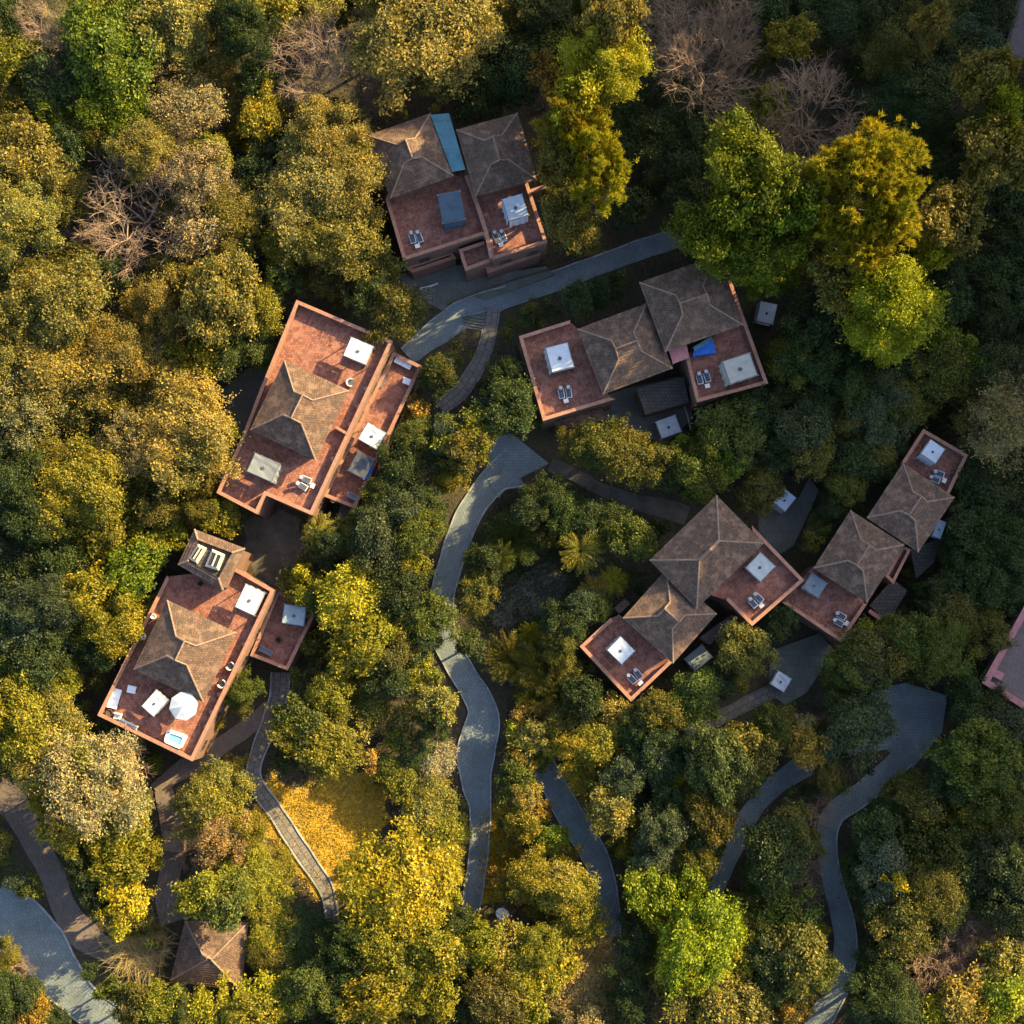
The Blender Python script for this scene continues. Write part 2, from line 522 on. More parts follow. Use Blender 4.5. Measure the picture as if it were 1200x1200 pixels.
slab('side_patio', [(888, 600), (905, 590), (935, 585), (948, 560), (960, 575), (930, 640), (905, 655), (890, 630)], M['patio'])
ribbon('upper_path', [(478, 418, 2.2), (497, 402, 2.6), (520, 385, 3.2), (548, 366, 3.2), (590, 350, 2.6), (640, 334, 2.4), (700, 312, 2.3), (755, 292, 2.3), (785, 283, 2.2), (830, 268, 2.2)], M['road'], (False, True), 1.0, (0, 1))
ribbon('footpath', [(577, 362, 1.8), (574, 385, 1.8), (568, 410, 1.8), (555, 437, 2.0), (537, 462, 2.0), (515, 478, 1.8)], M['path'])
ribbon('road', [(604, 548, 4.5), (582, 560, 3.2), (566, 578, 2.8), (548, 606, 2.7), (533, 645, 2.6), (520, 690, 2.6), (517, 718, 2.6), (522, 750, 2.7), (540, 785, 2.7), (562, 822, 2.9), (566, 845, 3.6), (558, 880, 4.2), (558, 915, 3.2), (563, 950, 2.2), (561, 1000, 2.0), (554, 1050, 1.9), (550, 1085, 1.8), (548, 1125, 1.8)], M['road'], (True, True), 1.2, (0, 2))
ribbon('dirt_path', [(645, 545, 1.6), (672, 556, 1.6), (705, 574, 1.6), (745, 588, 1.8), (785, 598, 2.4), (805, 605, 2.4)], M['bare'])
ribbon('footpath', [(329, 788, 1.9), (327, 815, 1.9), (318, 845, 1.9), (305, 875, 1.5), (297, 905, 1.3), (304, 925, 1.6), (324, 952, 1.6), (342, 980, 1.6), (362, 1010, 1.6), (382, 1040, 1.5), (388, 1066, 1.2), (392, 1095, 1.2)], M['path'], (True, True), 1.0, (0, 2))
ribbon('brick_ramp', [(318, 828, 1.9), (300, 845, 2.0), (262, 872, 2.1), (236, 888, 2.4), (205, 908, 2.0), (182, 926, 1.6)], M['brickpath'])
ribbon('stone_path', [(-6, 928, 3.6), (18, 945, 3.4), (40, 985, 2.8), (62, 1025, 2.8), (75, 1062, 2.8), (95, 1092, 3.4), (122, 1112, 2.6), (150, 1128, 2.2), (180, 1142, 2.2)], M['brickpath'])
ribbon('stone_path', [(192, 925, 2.0), (198, 950, 2.4), (205, 985, 2.8), (200, 1020, 2.4), (196, 1050, 2.6), (205, 1080, 3.5)], M['brickpath'])
ribbon('lower_road', [(-8, 1052, 5.0), (20, 1075, 5.2), (48, 1105, 5.2), (68, 1140, 4.8), (95, 1172, 3.8), (125, 1195, 3.6), (150, 1215, 3.6)], M['road'], (True, True), 0.8)
ribbon('service_road', [(622, 862, 2.2), (632, 885, 2.2), (648, 918, 2.6), (668, 955, 2.8), (690, 990, 2.8), (704, 1020, 2.6), (713, 1060, 2.2), (716, 1090, 2.0), (716, 1140, 2.0)], M['road'], (True, True), 0.9, (2, 1))
ribbon('side_road', [(1040, 860, 3.5), (1000, 870, 2.8), (960, 888, 2.8), (925, 908, 2.4), (898, 930, 2.2), (876, 958, 2.2), (864, 985, 2.0), (848, 1020, 1.9), (838, 1048, 1.8), (832, 1080, 1.8)], M['road'], None, 1.1, (0, 1))
ribbon('dirt_path', [(800, 858, 1.6), (835, 845, 1.7), (868, 828, 1.7), (900, 812, 1.7), (925, 800, 1.7)], M['path'])
ribbon('curved_road', [(1060, 885, 2.4), (1015, 925, 2.6), (975, 955, 2.4), (968, 990, 2.2), (974, 1030, 2.2), (986, 1075, 2.4), (990, 1110, 2.6), (982, 1150, 2.6), (965, 1185, 2.6), (948, 1215, 2.6)], M['road'], (False, True), 0.7)

# ------------------------------------------------------------------ buildings
def crop(ox, oy, k):
    return lambda *pts: [(ox + x / k, oy + y / k) for x, y in pts]
A = crop(420, 100, 1200 / 260); B = crop(230, 330, 1200 / 280); K = crop(590, 290, 1200 / 330)
D = crop(100, 600, 4.0); E = crop(660, 560, 4.0); F = crop(890, 480, 1033 / 310)
G = crop(0, 800, 3.0)

def building(name, label, cat, px):
    ZB = ground(px)
    o = empty(name, ZB)
    tag(o, label, cat)
    return o, ZB[2]

def block(root, px, zf, zb, ph=0.85, skip=(), th_=0.28, floor='terrace', wall='wall', cop='coping', zone=True, floor_name='terrace_floor'):
    """a storey under a flat terrace: outer walls, paved floor, parapet with coping. px: outline at parapet top"""
    if zone: ZONES.append(list(px))
    poly0 = [at(p, zf + ph) for p in px]
    rev = area(poly0) < 0
    poly = ccw(poly0)
    n_ = len(poly)
    sk = {(n_ - 2 - i) % n_ for i in skip} if rev else set(skip)
    mb = MB(); mb.prism(poly, zb - 1.2, zf - 0.02)
    mb.build('wall', M[wall], root)
    inn = offset(poly, th_ if ph > 0 else 0.0)
    # paving runs along the longest side
    L = [np.linalg.norm(poly[(i + 1) % n_] - poly[i]) for i in range(n_)]
    k = int(np.argmax(L)); d = (poly[(k + 1) % n_] - poly[k]) / L[k]
    fl = MB(); fl.face([(p[0], p[1], zf) for p in (inn if not sk else poly)],
                       [(p[0] * d[0] + p[1] * d[1], -p[0] * d[1] + p[1] * d[0]) for p in (inn if not sk else poly)])
    fl.build(floor_name, M[floor], root)
    if ph > 0:
        o2, i2 = offset(poly, -0.06), offset(poly, th_ + 0.06)
        pb, cb = MB(), MB()
        for i in range(n_):
            if i in sk: continue
            j = (i + 1) % n_
            for mb_, a, b_, z0, z1 in ((pb, poly, inn, zf + 0.003 if sk else zf - 0.02, zf + ph), (cb, o2, i2, zf + ph, zf + ph + 0.08)):
                q = [a[i], a[j], b_[j], b_[i]]
                lx = np.linalg.norm(a[j] - a[i])
                mb_.prism(q, z0, z1, False, mb_ is cb)
                mb_.face([(p[0], p[1], z1) for p in q], [(0, 0), (lx, 0), (lx, 0.5), (0, 0.5)])
        p_ = pb.build('parapet', M[wall], root)
        cb.build('coping', M[cop], p_)
    return poly

def low_wall(root, pts, z0, h, t=0.28, name='parapet', cop='coping', wall='wall', cap_w=0.06):
    """free-standing wall along a pixel line given at its top"""
    P = [at(p, z0 + h) for p in pts]
    pb, cb = MB(), MB()
    for a, b_ in zip(P[:-1], P[1:]):
        pb.beam((a[0], a[1], z0 + h / 2), (b_[0], b_[1], z0 + h / 2), t, h)
        cb.beam((a[0], a[1], z0 + h + 0.04), (b_[0], b_[1], z0 + h + 0.04), t + 2 * cap_w, 0.076)
    p_ = pb.build(name, M[wall], root)
    cb.build('coping', M[cop], p_)

def tile_strip(mb, c1, c2, p2, p1, base_uv=(0, 0)):
    """trapezoid c1-c2 (eave) p2-p1 (top) as stepped courses of tiles"""
    c1, c2, p1, p2 = (np.array(q, float) for q in (c1, c2, p1, p2))
    e = (c2 - c1) / np.linalg.norm(c2 - c1)
    nrm = np.cross(e, (p1 + p2) / 2 - (c1 + c2) / 2); nrm = nrm / np.linalg.norm(nrm)
    up = np.cross(nrm, e)
    hs = float(((p1 + p2) / 2 - (c1 + c2) / 2) @ up)
    rows = max(1, int(round(abs(hs) / 0.34)))
    for r in range(rows):
        t0, t1 = r / rows, (r + 1) / rows
        a, b_ = c1 + (p1 - c1) * t0, c2 + (p2 - c2) * t0
        d, c_ = c1 + (p1 - c1) * t1, c2 + (p2 - c2) * t1
        a2, b2 = a + nrm * 0.09, b_ + nrm * 0.09
        U = lambda q: float((q - c1) @ e) + base_uv[0]
        v0, v1 = base_uv[1] + r * 0.34, base_uv[1] + r * 0.34 + 0.34
        mb.face([a2, b2, c_, d], [(U(a), v0), (U(b_), v0), (U(c_), v1), (U(d), v1)])
        mb.face([a, b_, b2, a2], [(U(a), v0), (U(b_), v0), (U(b_), v0 + 0.05), (U(a), v0 + 0.05)])

def roof(root, px, ze, pitch=31, fr=0.36, room=None, inset=0.55, mat='roof', drop=0.0, rect=True):
    """Dutch gable roof; px: eave corners, the ridge runs from side 0-1 to side 2-3"""
    ZONES.append(list(px))
    q = [at(p, ze) for p in px]
    if area(q) < 0: q = [q[1], q[0], q[3], q[2]]
    if rect:    # square the corners up: mean axis and mean sides
        c = sum(q) / 4
        u = (q[1] - q[0] + q[2] - q[3]) / 2; v = (q[3] - q[0] + q[2] - q[1]) / 2
        un = u / np.linalg.norm(u); vn0 = v / np.linalg.norm(v)
        w_ = np.array([-un[1], un[0]])
        if w_ @ vn0 < 0: w_ = -w_
        # share the skew between the two axes
        half = (vn0 - w_) * 0.5
        vn = w_ + half; vn = vn / np.linalg.norm(vn)
        un2 = np.array([vn[1], -vn[0]]); un2 = un2 if un2 @ un > 0 else -un2
        lu, lv = np.linalg.norm(u), np.linalg.norm(v)
        q = [c - un2 * lu / 2 - vn * lv / 2, c + un2 * lu / 2 - vn * lv / 2, c + un2 * lu / 2 + vn * lv / 2, c - un2 * lu / 2 + vn * lv / 2]
    q3 = [np.array([p[0], p[1], ze]) for p in q]
    m0, m1 = (q3[0] + q3[1]) / 2, (q3[2] + q3[3]) / 2
    Wd = (np.linalg.norm(q3[1] - q3[0]) + np.linalg.norm(q3[2] - q3[3])) / 2
    Ld = np.linalg.norm(m1 - m0)
    tp = math.tan(R(pitch))
    d = min(fr * Wd, Ld * 0.49)
    up = np.array([0, 0, 1.0])
    def hip(i, sx, sl):     # sx: towards the other corner of the same end; sl: along the roof
        return q3[i] + (q3[sx] - q3[i]) * d / Wd + (q3[sl] - q3[i]) * d / Ld + up * d * tp
    P = [hip(0, 1, 3), hip(1, 0, 2), hip(2, 3, 1), hip(3, 2, 0)]
    ax_ = (m1 - m0) / Ld
    R0, R1 = m0 + ax_ * d + up * Wd / 2 * tp, m1 - ax_ * d + up * Wd / 2 * tp
    mb = MB()
    tile_strip(mb, q3[0], q3[1], P[1], P[0])
    tile_strip(mb, q3[1], q3[2], P[2], P[1], (3.3, 0))
    tile_strip(mb, P[1], P[2], R1, R0, (3.3 + d, 10 * 0.34))
    tile_strip(mb, q3[2], q3[3], P[3], P[2], (7.1, 0))
    tile_strip(mb, q3[3], q3[0], P[0], P[3], (11.7, 0))
    tile_strip(mb, P[3], P[0], R0, R1, (11.7 + d, 10 * 0.34))
    lo = [p - up * 0.14 for p in q3]
    mb.face(list(reversed(lo)))
    for i in range(4):
        j = (i + 1) % 4
        mb.face([lo[i], lo[j], q3[j], q3[i]])
    o = mb.build('roof', M[mat], root)
    for tri in ((P[0], P[1], R0), (P[2], P[3], R1)):
        gb = MB(); gb.face(list(tri)); gb.build('gable', M['wood'], o)
    rb = MB()
    for a, b_ in ((q3[0], P[0]), (q3[1], P[1]), (q3[2], P[2]), (q3[3], P[3]), (P[0], R0), (P[1], R0), (P[2], R1), (P[3], R1), (R0, R1)):
        L_ = np.linalg.norm(b_ - a); k = max(1, int(L_ / 0.45))
        for i in range(k):
            s0, s1 = a + (b_ - a) * i / k, a + (b_ - a) * (i + 1) / k
            rb.tube(s0 + up * 0.06, s1 + up * 0.09, 0.12, 0.085, 6, False)
    rb.build('ridge_cap', M['ridge'], o)
    if room is not None:
        wb = MB(); wb.prism(offset(ccw(q), inset), room, ze - 0.02, False)
        wb.build('upper_wall', M['wall'], root)
    return q

def window(root, a, b_, u, z0, w, h):
    """a window in the wall that runs a -> b (counter-clockwise outline, outside on the right)"""
    a, b_ = np.array(a, float), np.array(b_, float)
    d = (b_ - a) / np.linalg.norm(b_ - a); o = np.array([d[1], -d[0]])
    c = a + d * u
    fb = MB(); pb = MB()
    def P(x, z, out): 
        q = c + d * x + o * out
        return (q[0], q[1], z)
    t = 0.1
    for x0, x1, za, zc in ((-w / 2, -w / 2 + t, z0 + t, z0 + h - t), (w / 2 - t, w / 2, z0 + t, z0 + h - t), (-w / 2, w / 2, z0, z0 + t), (-w / 2, w / 2, z0 + h - t, z0 + h), (-t / 3, t / 3, z0 + t, z0 + h - t)):
        pr = 0.06
        v_ = [P(x0, za, 0.003), P(x1, za, 0.003), P(x1, zc, 0.003), P(x0, zc, 0.003)]
        w_ = [P(x0, za, pr), P(x1, za, pr), P(x1, zc, pr), P(x0, zc, pr)]
        fb.face(w_)
        for i in range(4):
            j = (i + 1) % 4
            fb.face([v_[i], v_[j], w_[j], w_[i]])
    pb.face([P(-w / 2 + t, z0 + t, 0.015), P(w / 2 - t, z0 + t, 0.015), P(w / 2 - t, z0 + h - t, 0.015), P(-w / 2 + t, z0 + h - t, 0.015)])
    f = fb.build('window', M['wood'], root)
    pb.build('pane', M['glass'], f)

def windows(root, poly, edges, zf, zb):
    for i in edges:
        a, b_ = poly[i], poly[(i + 1) % len(poly)]
        L = np.linalg.norm(b_ - a)
        k = max(1, int(L / 3.2))
        for j in range(k):
            for z in (zb + 0.9, zf - 2.5):
                if z + 1.5 < zf and (z > zb + 0.5) and not (z == zb + 0.9 and zf - zb < 5):
                    window(root, a, b_, L * (j + 0.5) / k, z, 1.3, 1.5)

def nearest_edges(poly, dirs):
    """edges of a counter-clockwise outline whose outward normal is close to one of the world directions"""
    out = []
    for i in range(len(poly)):
        e = poly[(i + 1) % len(poly)] - poly[i]
        L = np.linalg.norm(e)
        nn = np.array([e[1], -e[0]]) / L
        if L > 2.5 and any(nn @ (np.array(d) / np.linalg.norm(d)) > 0.8 for d in dirs): out.append(i)
    return out

def flat_roof(root, px, z, zb, mat='slate', name='lean_to_roof', over=0.12):
    ZONES.append(list(px))
    poly = ccw([at(p, z) for p in px])
    mb = MB(); mb.prism(offset(poly, 0.15), zb - 1.0, z - 0.15, False); w_ = mb.build('wall', M['wall'], root)
    rb = MB(); rb.prism(poly, z - 0.15, z, True, True)
    return rb.build(name, M[mat], root)

def lantern_posts(root, pts, z, h=0.35):
    for p in pts:
        q = at(p, z + h / 2)
        mb = MB(); mb.box(q[0], q[1], z + 0.003, z + h, 0.32, 0.32, 0.5); mb.box(q[0], q[1], z + h, z + h + 0.08, 0.42, 0.42, 0.5)
        mb.build('parapet_pier', M['pot'], root)

# --- H1 twin house with the teal roof light
h1, zb = building('terrace_house', 'twin terrace house with teal glazed strip between two dark tiled roofs', 'house', (545, 235)); zf = zb + 6.3
T1L = block(h1, A((150, 620), (245, 945), (672, 808), (708, 830), (580, 490), (515, 470), (160, 590)), zf, zb, skip=(3, 4, 5))
T1R = block(h1, A((708, 832), (722, 942), (1020, 850), (930, 575), (905, 500), (600, 500), (590, 520)), zf, zb, skip=(4, 5, 6))
low_wall(h1, A((583, 488), (640, 640), (690, 790), (720, 935)), zf, 1.15, 0.35)
low_wall(h1, A((930, 573), (1015, 545)), zf, 0.85)
block(h1, A((545, 890), (580, 1002), (722, 948), (708, 836), (680, 845)), zf - 1.2, zb, ph=0.85, skip=(2, 3))
LB = block(h1, A((255, 985), (290, 1012), (525, 935), (500, 900)), zf - 3.0, zb, ph=0.5, zone=False, floor_name='balcony_floor')
block(h1, A((690, 985), (700, 1015), (985, 915), (960, 885)), zf - 3.0, zb, ph=0.5, zone=False, floor_name='balcony_floor')
roof(h1, A((60, 275), (385, 150), (515, 488), (165, 615)), zf + 2.5, room=zf, pitch=30)
roof(h1, A((530, 250), (880, 140), (940, 505), (640, 608)), zf + 2.5, room=zf, pitch=30)
windows(h1, T1L, nearest_edges(T1L, [(-.3, -1)]), zf, zb); windows(h1, T1R, nearest_edges(T1R, [(-.3, -1)]), zf, zb)
q = [at(p, zf + 2.75) for p in A((390, 160), (490, 150), (578, 455), (508, 468))]
for i in range(8):
    t0, t1 = i / 8, (i + 0.985) / 8
    P0, P1 = q[0] + (q[3] - q[0]) * t0, q[1] + (q[2] - q[1]) * t0
    P2, P3 = q[1] + (q[2] - q[1]) * t1, q[0] + (q[3] - q[0]) * t1
    mb = MB(); z_ = zf + 2.75 - 0.02 * (i % 2)
    mb.prism(ccw([P0, P1, P2, P3]), z_ - 0.04, z_)
    mb.build('roof_light', M['teal'], h1)
# --- H2 villa with the long side strip
h2, zb = building('stepped_villa', 'terracotta villa with gabled tile roof and narrow lower terrace on its right flank', 'villa', (375, 480)); zf = zb + 6.5
T2 = block(h2, B((505, 95), (985, 300), (580, 1170), (350, 1070), (305, 1165), (105, 1060), (240, 760), (318, 555)), zf, zb)
S2 = block(h2, B((990, 355), (1132, 425), (797, 1138), (640, 1075)), zf - 2.6, zb, ph=0.75)
low_wall(h2, B((700, 730), (760, 765)), zf, 0.9, 0.2)
low_wall(h2, B((800, 850), (900, 898)), zf - 2.6, 1.0, 0.2)
roof(h2, B((445, 400), (768, 548), (600, 895), (270, 745)), zf + 2.4, room=zf, pitch=31)
windows(h2, T2, nearest_edges(T2, [(.3, -1), (.9, -.4)]), zf, zb + 2)
lantern_posts(h2, B((620, 155), (790, 228), (862, 268), (962, 318), (852, 540), (812, 628), (772, 718), (686, 890), (215, 990), (610, 1090)), zf)
flat_roof(h2, B((730, 1110), (790, 1130), (760, 1200), (700, 1200)), zf - 3.4, zb, 'slate')
# --- H3 villa with the blue day bed
h3, zb = building('corner_villa', 'terracotta villa with two overlapping dark roofs and pink awning', 'villa', (750, 405)); zf = zb + 6.3
T3L = block(h3, K((68, 380), (285, 312), (310, 330), (430, 600), (472, 645), (170, 737)), zf, zb, skip=(1, 2, 3))
T3R = block(h3, K((775, 455), (825, 658), (1125, 578), (1035, 330), (965, 130), (900, 150), (960, 330)), zf, zb, skip=(4, 5, 6))
roof(h3, K((305, 345), (430, 612), (730, 522), (605, 250)), zf + 2.3, room=zf, pitch=29)
roof(h3, K((560, 140), (700, 430), (1030, 335), (905, 55)), zf + 3.3, room=zf, pitch=29)
windows(h3, T3L, nearest_edges(T3L, [(-.3, -1), (-.9, .3)]), zf, zb); windows(h3, T3R, nearest_edges(T3R, [(-.3, -1), (-.9, .3)]), zf, zb)
flat_roof(h3, K((565, 600), (770, 550), (790, 660), (605, 712)), zf - 2.2, zb, 'slate')
flat_roof(h3, K((205, 730), (415, 680), (440, 730), (235, 780)), zf - 3.4, zb, 'roof')
aw = MB(); Q = [at(p, zf + 2.3) for p in K((703, 430), (778, 400), (792, 470), (722, 496))]
aw.prism(ccw(Q), zf + 2.22, zf + 2.3, True, True); aw.build('awning', M['pink'], h3)
pp = MB()
for p in Q: pp.tube((p[0], p[1], zf), (p[0], p[1], zf + 2.22), 0.05, 0.05)
pp.build('awning_frame', M['steel'], h3)
# --- H4 villa with the hot tub, and its stair tower
h4, zb = building('rooftop_villa', 'terracotta villa with square stair tower and sunlit golden roof slopes', 'villa', (215, 765)); zf = zb + 6.3
T4 = block(h4, D((385, 300), (700, 262), (885, 366), (502, 1166), (60, 952)), zf, zb, skip=(0,))
roof(h4, D((379, 408), (708, 568), (550, 893), (238, 738)), zf + 2.2, room=zf, pitch=32)
windows(h4, T4, nearest_edges(T4, [(.9, -.4), (.4, .9)]), zf, zb)
lantern_posts(h4, D((745, 620), (630, 855), (592, 938), (565, 1005), (495, 1145), (180, 720), (215, 650)), zf)
# tower: dark flat roof inside sloping tile copings
ZT = zf + 3.6
tp_ = ccw([at(p, ZT) for p in D((508, 80), (745, 170), (640, 365), (432, 245))])
mb = MB(); mb.prism(offset(tp_, 0.25), zb - 1, ZT - 0.45, False); mb.build('tower_wall', M['wall'], h4)
ti = offset(tp_, 0.95)
fb = MB(); fb.face([(p[0], p[1], ZT - 0.28) for p in ti]); fb.build('tower_roof', M['slate'], h4)
tb = MB(); tcap = MB()
for i in range(4):
    j = (i + 1) % 4
    o0, o1, i0_, i1_ = tp_[i], tp_[j], ti[i], ti[j]
    tile_strip(tb, (*o0, ZT - 0.5), (*o1, ZT - 0.5), (*i1_, ZT + 0.05), (*i0_, ZT + 0.05))
    tb.face([(*i0_, ZT + 0.1), (*i1_, ZT + 0.1), (*i1_, ZT - 0.28), (*i0_, ZT - 0.28)])
    tb.face([(*o1, ZT - 0.5), (*o0, ZT - 0.5), (*offset(tp_, 0.25)[i], ZT - 0.5), (*offset(tp_, 0.25)[j], ZT - 0.5)])
    tcap.tube((*o0, ZT - 0.42), (*i0_, ZT + 0.12), 0.13, 0.13)
tk = tb.build('tile_skirt', M['roof'], h4); tcap.build('ridge_cap', M['ridge'], tk)
ZONES.append(D((508, 80), (745, 170), (640, 365), (432, 245)))
for quad in (((525, 148), (567, 168), (522, 242), (480, 218)), ((592, 172), (652, 198), (622, 274), (558, 254))):
    q = ccw([at(p, ZT + 0.25) for p in D(*quad)])
    qi = offset(q, 0.28)
    mb = MB(); mb.prism(q, ZT - 0.28, ZT + 0.02, False)
    for i in range(4):
        j = (i + 1) % 4
        mb.face([(*q[i], ZT + 0.02), (*q[j], ZT + 0.02), (*qi[j], ZT + 0.3), (*qi[i], ZT + 0.3)])
    s_ = mb.build('skylight', M['cream'], h4)
    gb = MB(); gb.face([(*p, ZT + 0.22) for p in qi]); gb.build('pane', M['glass'], s_)
    gb = MB(); a, b_ = (qi[0] + qi[1]) / 2, (qi[2] + qi[3]) / 2
    gb.beam((*a, ZT + 0.3), (*b_, ZT + 0.3), 0.16, 0.1); c_, d_ = (qi[1] + qi[2]) / 2, (qi[0] + qi[3]) / 2
    gb.build('glazing_bar', M['cream'], s_)
S4 = block(h4, D((900, 372), (1098, 432), (948, 740), (775, 672)), zf - 2.9, zb, ph=0.8)
# --- H5 villa with the sunlit corner parapet
h5, zb = building('hillside_villa', 'terracotta villa with two crossing tiled roofs between its two square terraces', 'villa', (805, 700)); zf = zb + 6.3
T5R = block(h5, E((765, 570), (885, 692), (1127, 480), (885, 228), (850, 290), (690, 545)), zf, zb, skip=(3, 4, 5))
T5L = block(h5, E((80, 790), (318, 1046), (515, 858), (480, 830), (265, 640), (225, 658)), zf - 0.7, zb, skip=(2, 3, 4))
roof(h5, E((482, 458), (265, 650), (510, 855), (740, 628)), zf + 1.9, room=zf - 0.7, pitch=29)
roof(h5, E((725, 90), (395, 385), (630, 605), (938, 308)), zf + 3.0, room=zf, pitch=29)
windows(h5, T5L, nearest_edges(T5L, [(-.7, -.7), (.7, -.7)]), zf - 0.7, zb); windows(h5, T5R, nearest_edges(T5R, [(-.7, -.7), (.7, -.7)]), zf, zb)
flat_roof(h5, E((640, 748), (790, 640), (815, 660), (685, 785)), zf - 2.0, zb, 'slate')
flat_roof(h5, E((240, 610), (290, 565), (312, 590), (262, 640)), zf - 1.5, zb, 'roof')
# --- H6 villa below the added hill
h6, zb = building('long_villa', 'long terracotta villa with a small terrace at each end and slate annexes', 'villa', (1025, 635)); zf = zb + 6.3
T6T = block(h6, F((640, 78), (812, 178), (735, 337), (715, 330), (565, 225), (557, 207)), zf, zb, skip=(2, 3, 4))
T6B = block(h6, F((90, 752), (320, 908), (418, 758), (400, 700), (215, 610), (150, 690)), zf - 0.9, zb, skip=(2, 3, 4, 5))
roof(h6, F((562, 210), (755, 342), (622, 560), (420, 420)), zf + 1.9, room=zf, pitch=29)
roof(h6, F((362, 402), (558, 522), (425, 758), (205, 612)), zf + 2.0, room=zf - 0.9, pitch=30)
windows(h6, T6B, nearest_edges(T6B, [(-.5, -.85), (.8, -.5)]), zf - 0.9, zb)
block(h6, F((560, 533), (588, 548), (522, 678), (492, 650)), zf - 1.0, zb, ph=0.7, th_=0.22, floor_name='balcony_floor')
flat_roof(h6, F((430, 765), (520, 660), (578, 708), (500, 835)), zf - 2.2, zb, 'slate')
low_wall(h6, F((428, 785), (492, 832)), zf - 2.2, 0.25, 0.4, 'pink_edging', 'pink', 'pink', 0.02)
flat_roof(h6, F((590, 545), (715, 500), (680, 600), (612, 660)), zf - 2.6, zb, 'slate')
# --- H7 at the frame's edge, H8 pavilion, H9 corner
h7, zb = building('pink_edged_house', 'flat grey roofed house with pink parapet cut by the right frame edge', 'house', (1190, 775)); zf = zb + 6.0
T7 = block(h7, [(1212, 690), (1151, 800), (1260, 868), (1330, 760)], zf, zb, ph=0.5, floor='greyroof', cop='pink', wall='wall', th_=0.6, floor_name='flat_roof')
windows(h7, T7, nearest_edges(T7, [(-.9, .4), (-.4, -.9)]), zf, zb)
q = [at(p, zf + 0.5) for p in F((925, 1015), (958, 1030), (945, 1058), (912, 1042))]
mb = MB(); mb.prism(ccw(q), zf, zf + 0.5); mb.build('roof_vent', M['pink'], h7)
h9, zb = building('corner_house', 'dark roofed house with orange wall edge at top right corner', 'house', (1190, 40)); zf = zb + 5.0
block(h9, [(1176, 64), (1250, 84), (1290, -30), (1203, -40)], zf, zb, ph=0.3, floor='greyroof', cop='slate', floor_name='flat_roof')
h8, zb = building('pavilion', 'small pyramid roofed pavilion beside the brown stone path', 'pavilion', (240, 1110)); ze = zb + 2.6
roof(h8, G((652, 838), (872, 842), (848, 1082), (600, 1046)), ze, pitch=33, fr=0.495, rect=False)
mb = MB(); q = offset(ccw([at(p, ze) for p in G((652, 838), (872, 842), (848, 1082), (600, 1046))]), 0.5)
for p in q:
    mb = MB(); mb.box(p[0], p[1], zb - 0.6, ze - 0.1, 0.3, 0.3, 0.3); mb.build('column', M['wood'], h8)
mb = MB(); mb.prism(offset(q, -0.3), zb - 0.8, zb + 0.25); mb.build('floor_slab', M['brickpath'], h8)
# small brick hut by the dry shrub
hut, zb = building('brick_hut', 'small flat brown brick hut under dry leafless shrubs', 'hut', (203, 985))
mb = MB(); q = ccw([at(p, zb + 2.2) for p in G((575, 520), (645, 525), (640, 600), (572, 590))]); mb.prism(offset(q, 0.12), zb - 1, zb + 2.05, False); mb.build('wall', M['wall'], hut)
mb = MB(); mb.prism(q, zb + 2.05, zb + 2.2, True, True); mb.build('roof', M['ridge'], hut); ZONES.append(G((575, 520), (645, 525), (640, 600), (572, 590)))
HT = {k: (ORG[o.name][2]) for k, o in dict(h1=h1, h2=h2, h3=h3, h4=h4, h5=h5, h6=h6).items()}

# ------------------------------------------------------------------ furniture prototypes (built at the origin, then copied)
def col(o, c):
    o.color = (*c, 1.0)
    return o
def place(proto, p, z, rz, label, group=None, scale=(1, 1, 1), canopy=None, used=set()):
    o = proto if proto.name not in used else copy_tree(proto)
    used.add(proto.name)
    q = at(p, z) if not isinstance(z, str) else None
    o.location = (q[0], q[1], z)
    o.rotation_euler = (0, 0, rz)
    o.scale = scale
    o['label'] = label
    if group: o['group'] = group
    if canopy is not None:
        for ch in o.children:
            if ch.name.startswith(('canopy', 'curtain', 'valance')): col(ch, canopy)
    return o
def wrinkled(n_, sx, sy, z, sag, seed, amp=0.03):
    r_ = random.Random(seed)
    ph = [r_.uniform(0, 6) for _ in range(6)]
    mb = MB()
    def P(i, j):
        u, v = i / n_ * 2 - 1, j / n_ * 2 - 1
        zz = z - sag * (1 - u * u) * (1 - v * v) + amp * math.sin(5 * u + 3 * v + ph[0]) * math.sin(4 * v + ph[1]) + amp * 0.8 * math.sin(9 * v + ph[2] + 2 * u) * (v > 0.2)
        return (u * sx / 2, v * sy / 2, zz)
    for i in range(n_):
        for j in range(n_):
            mb.face([P(i, j), P(i + 1, j), P(i + 1, j + 1), P(i, j + 1)])
    return mb
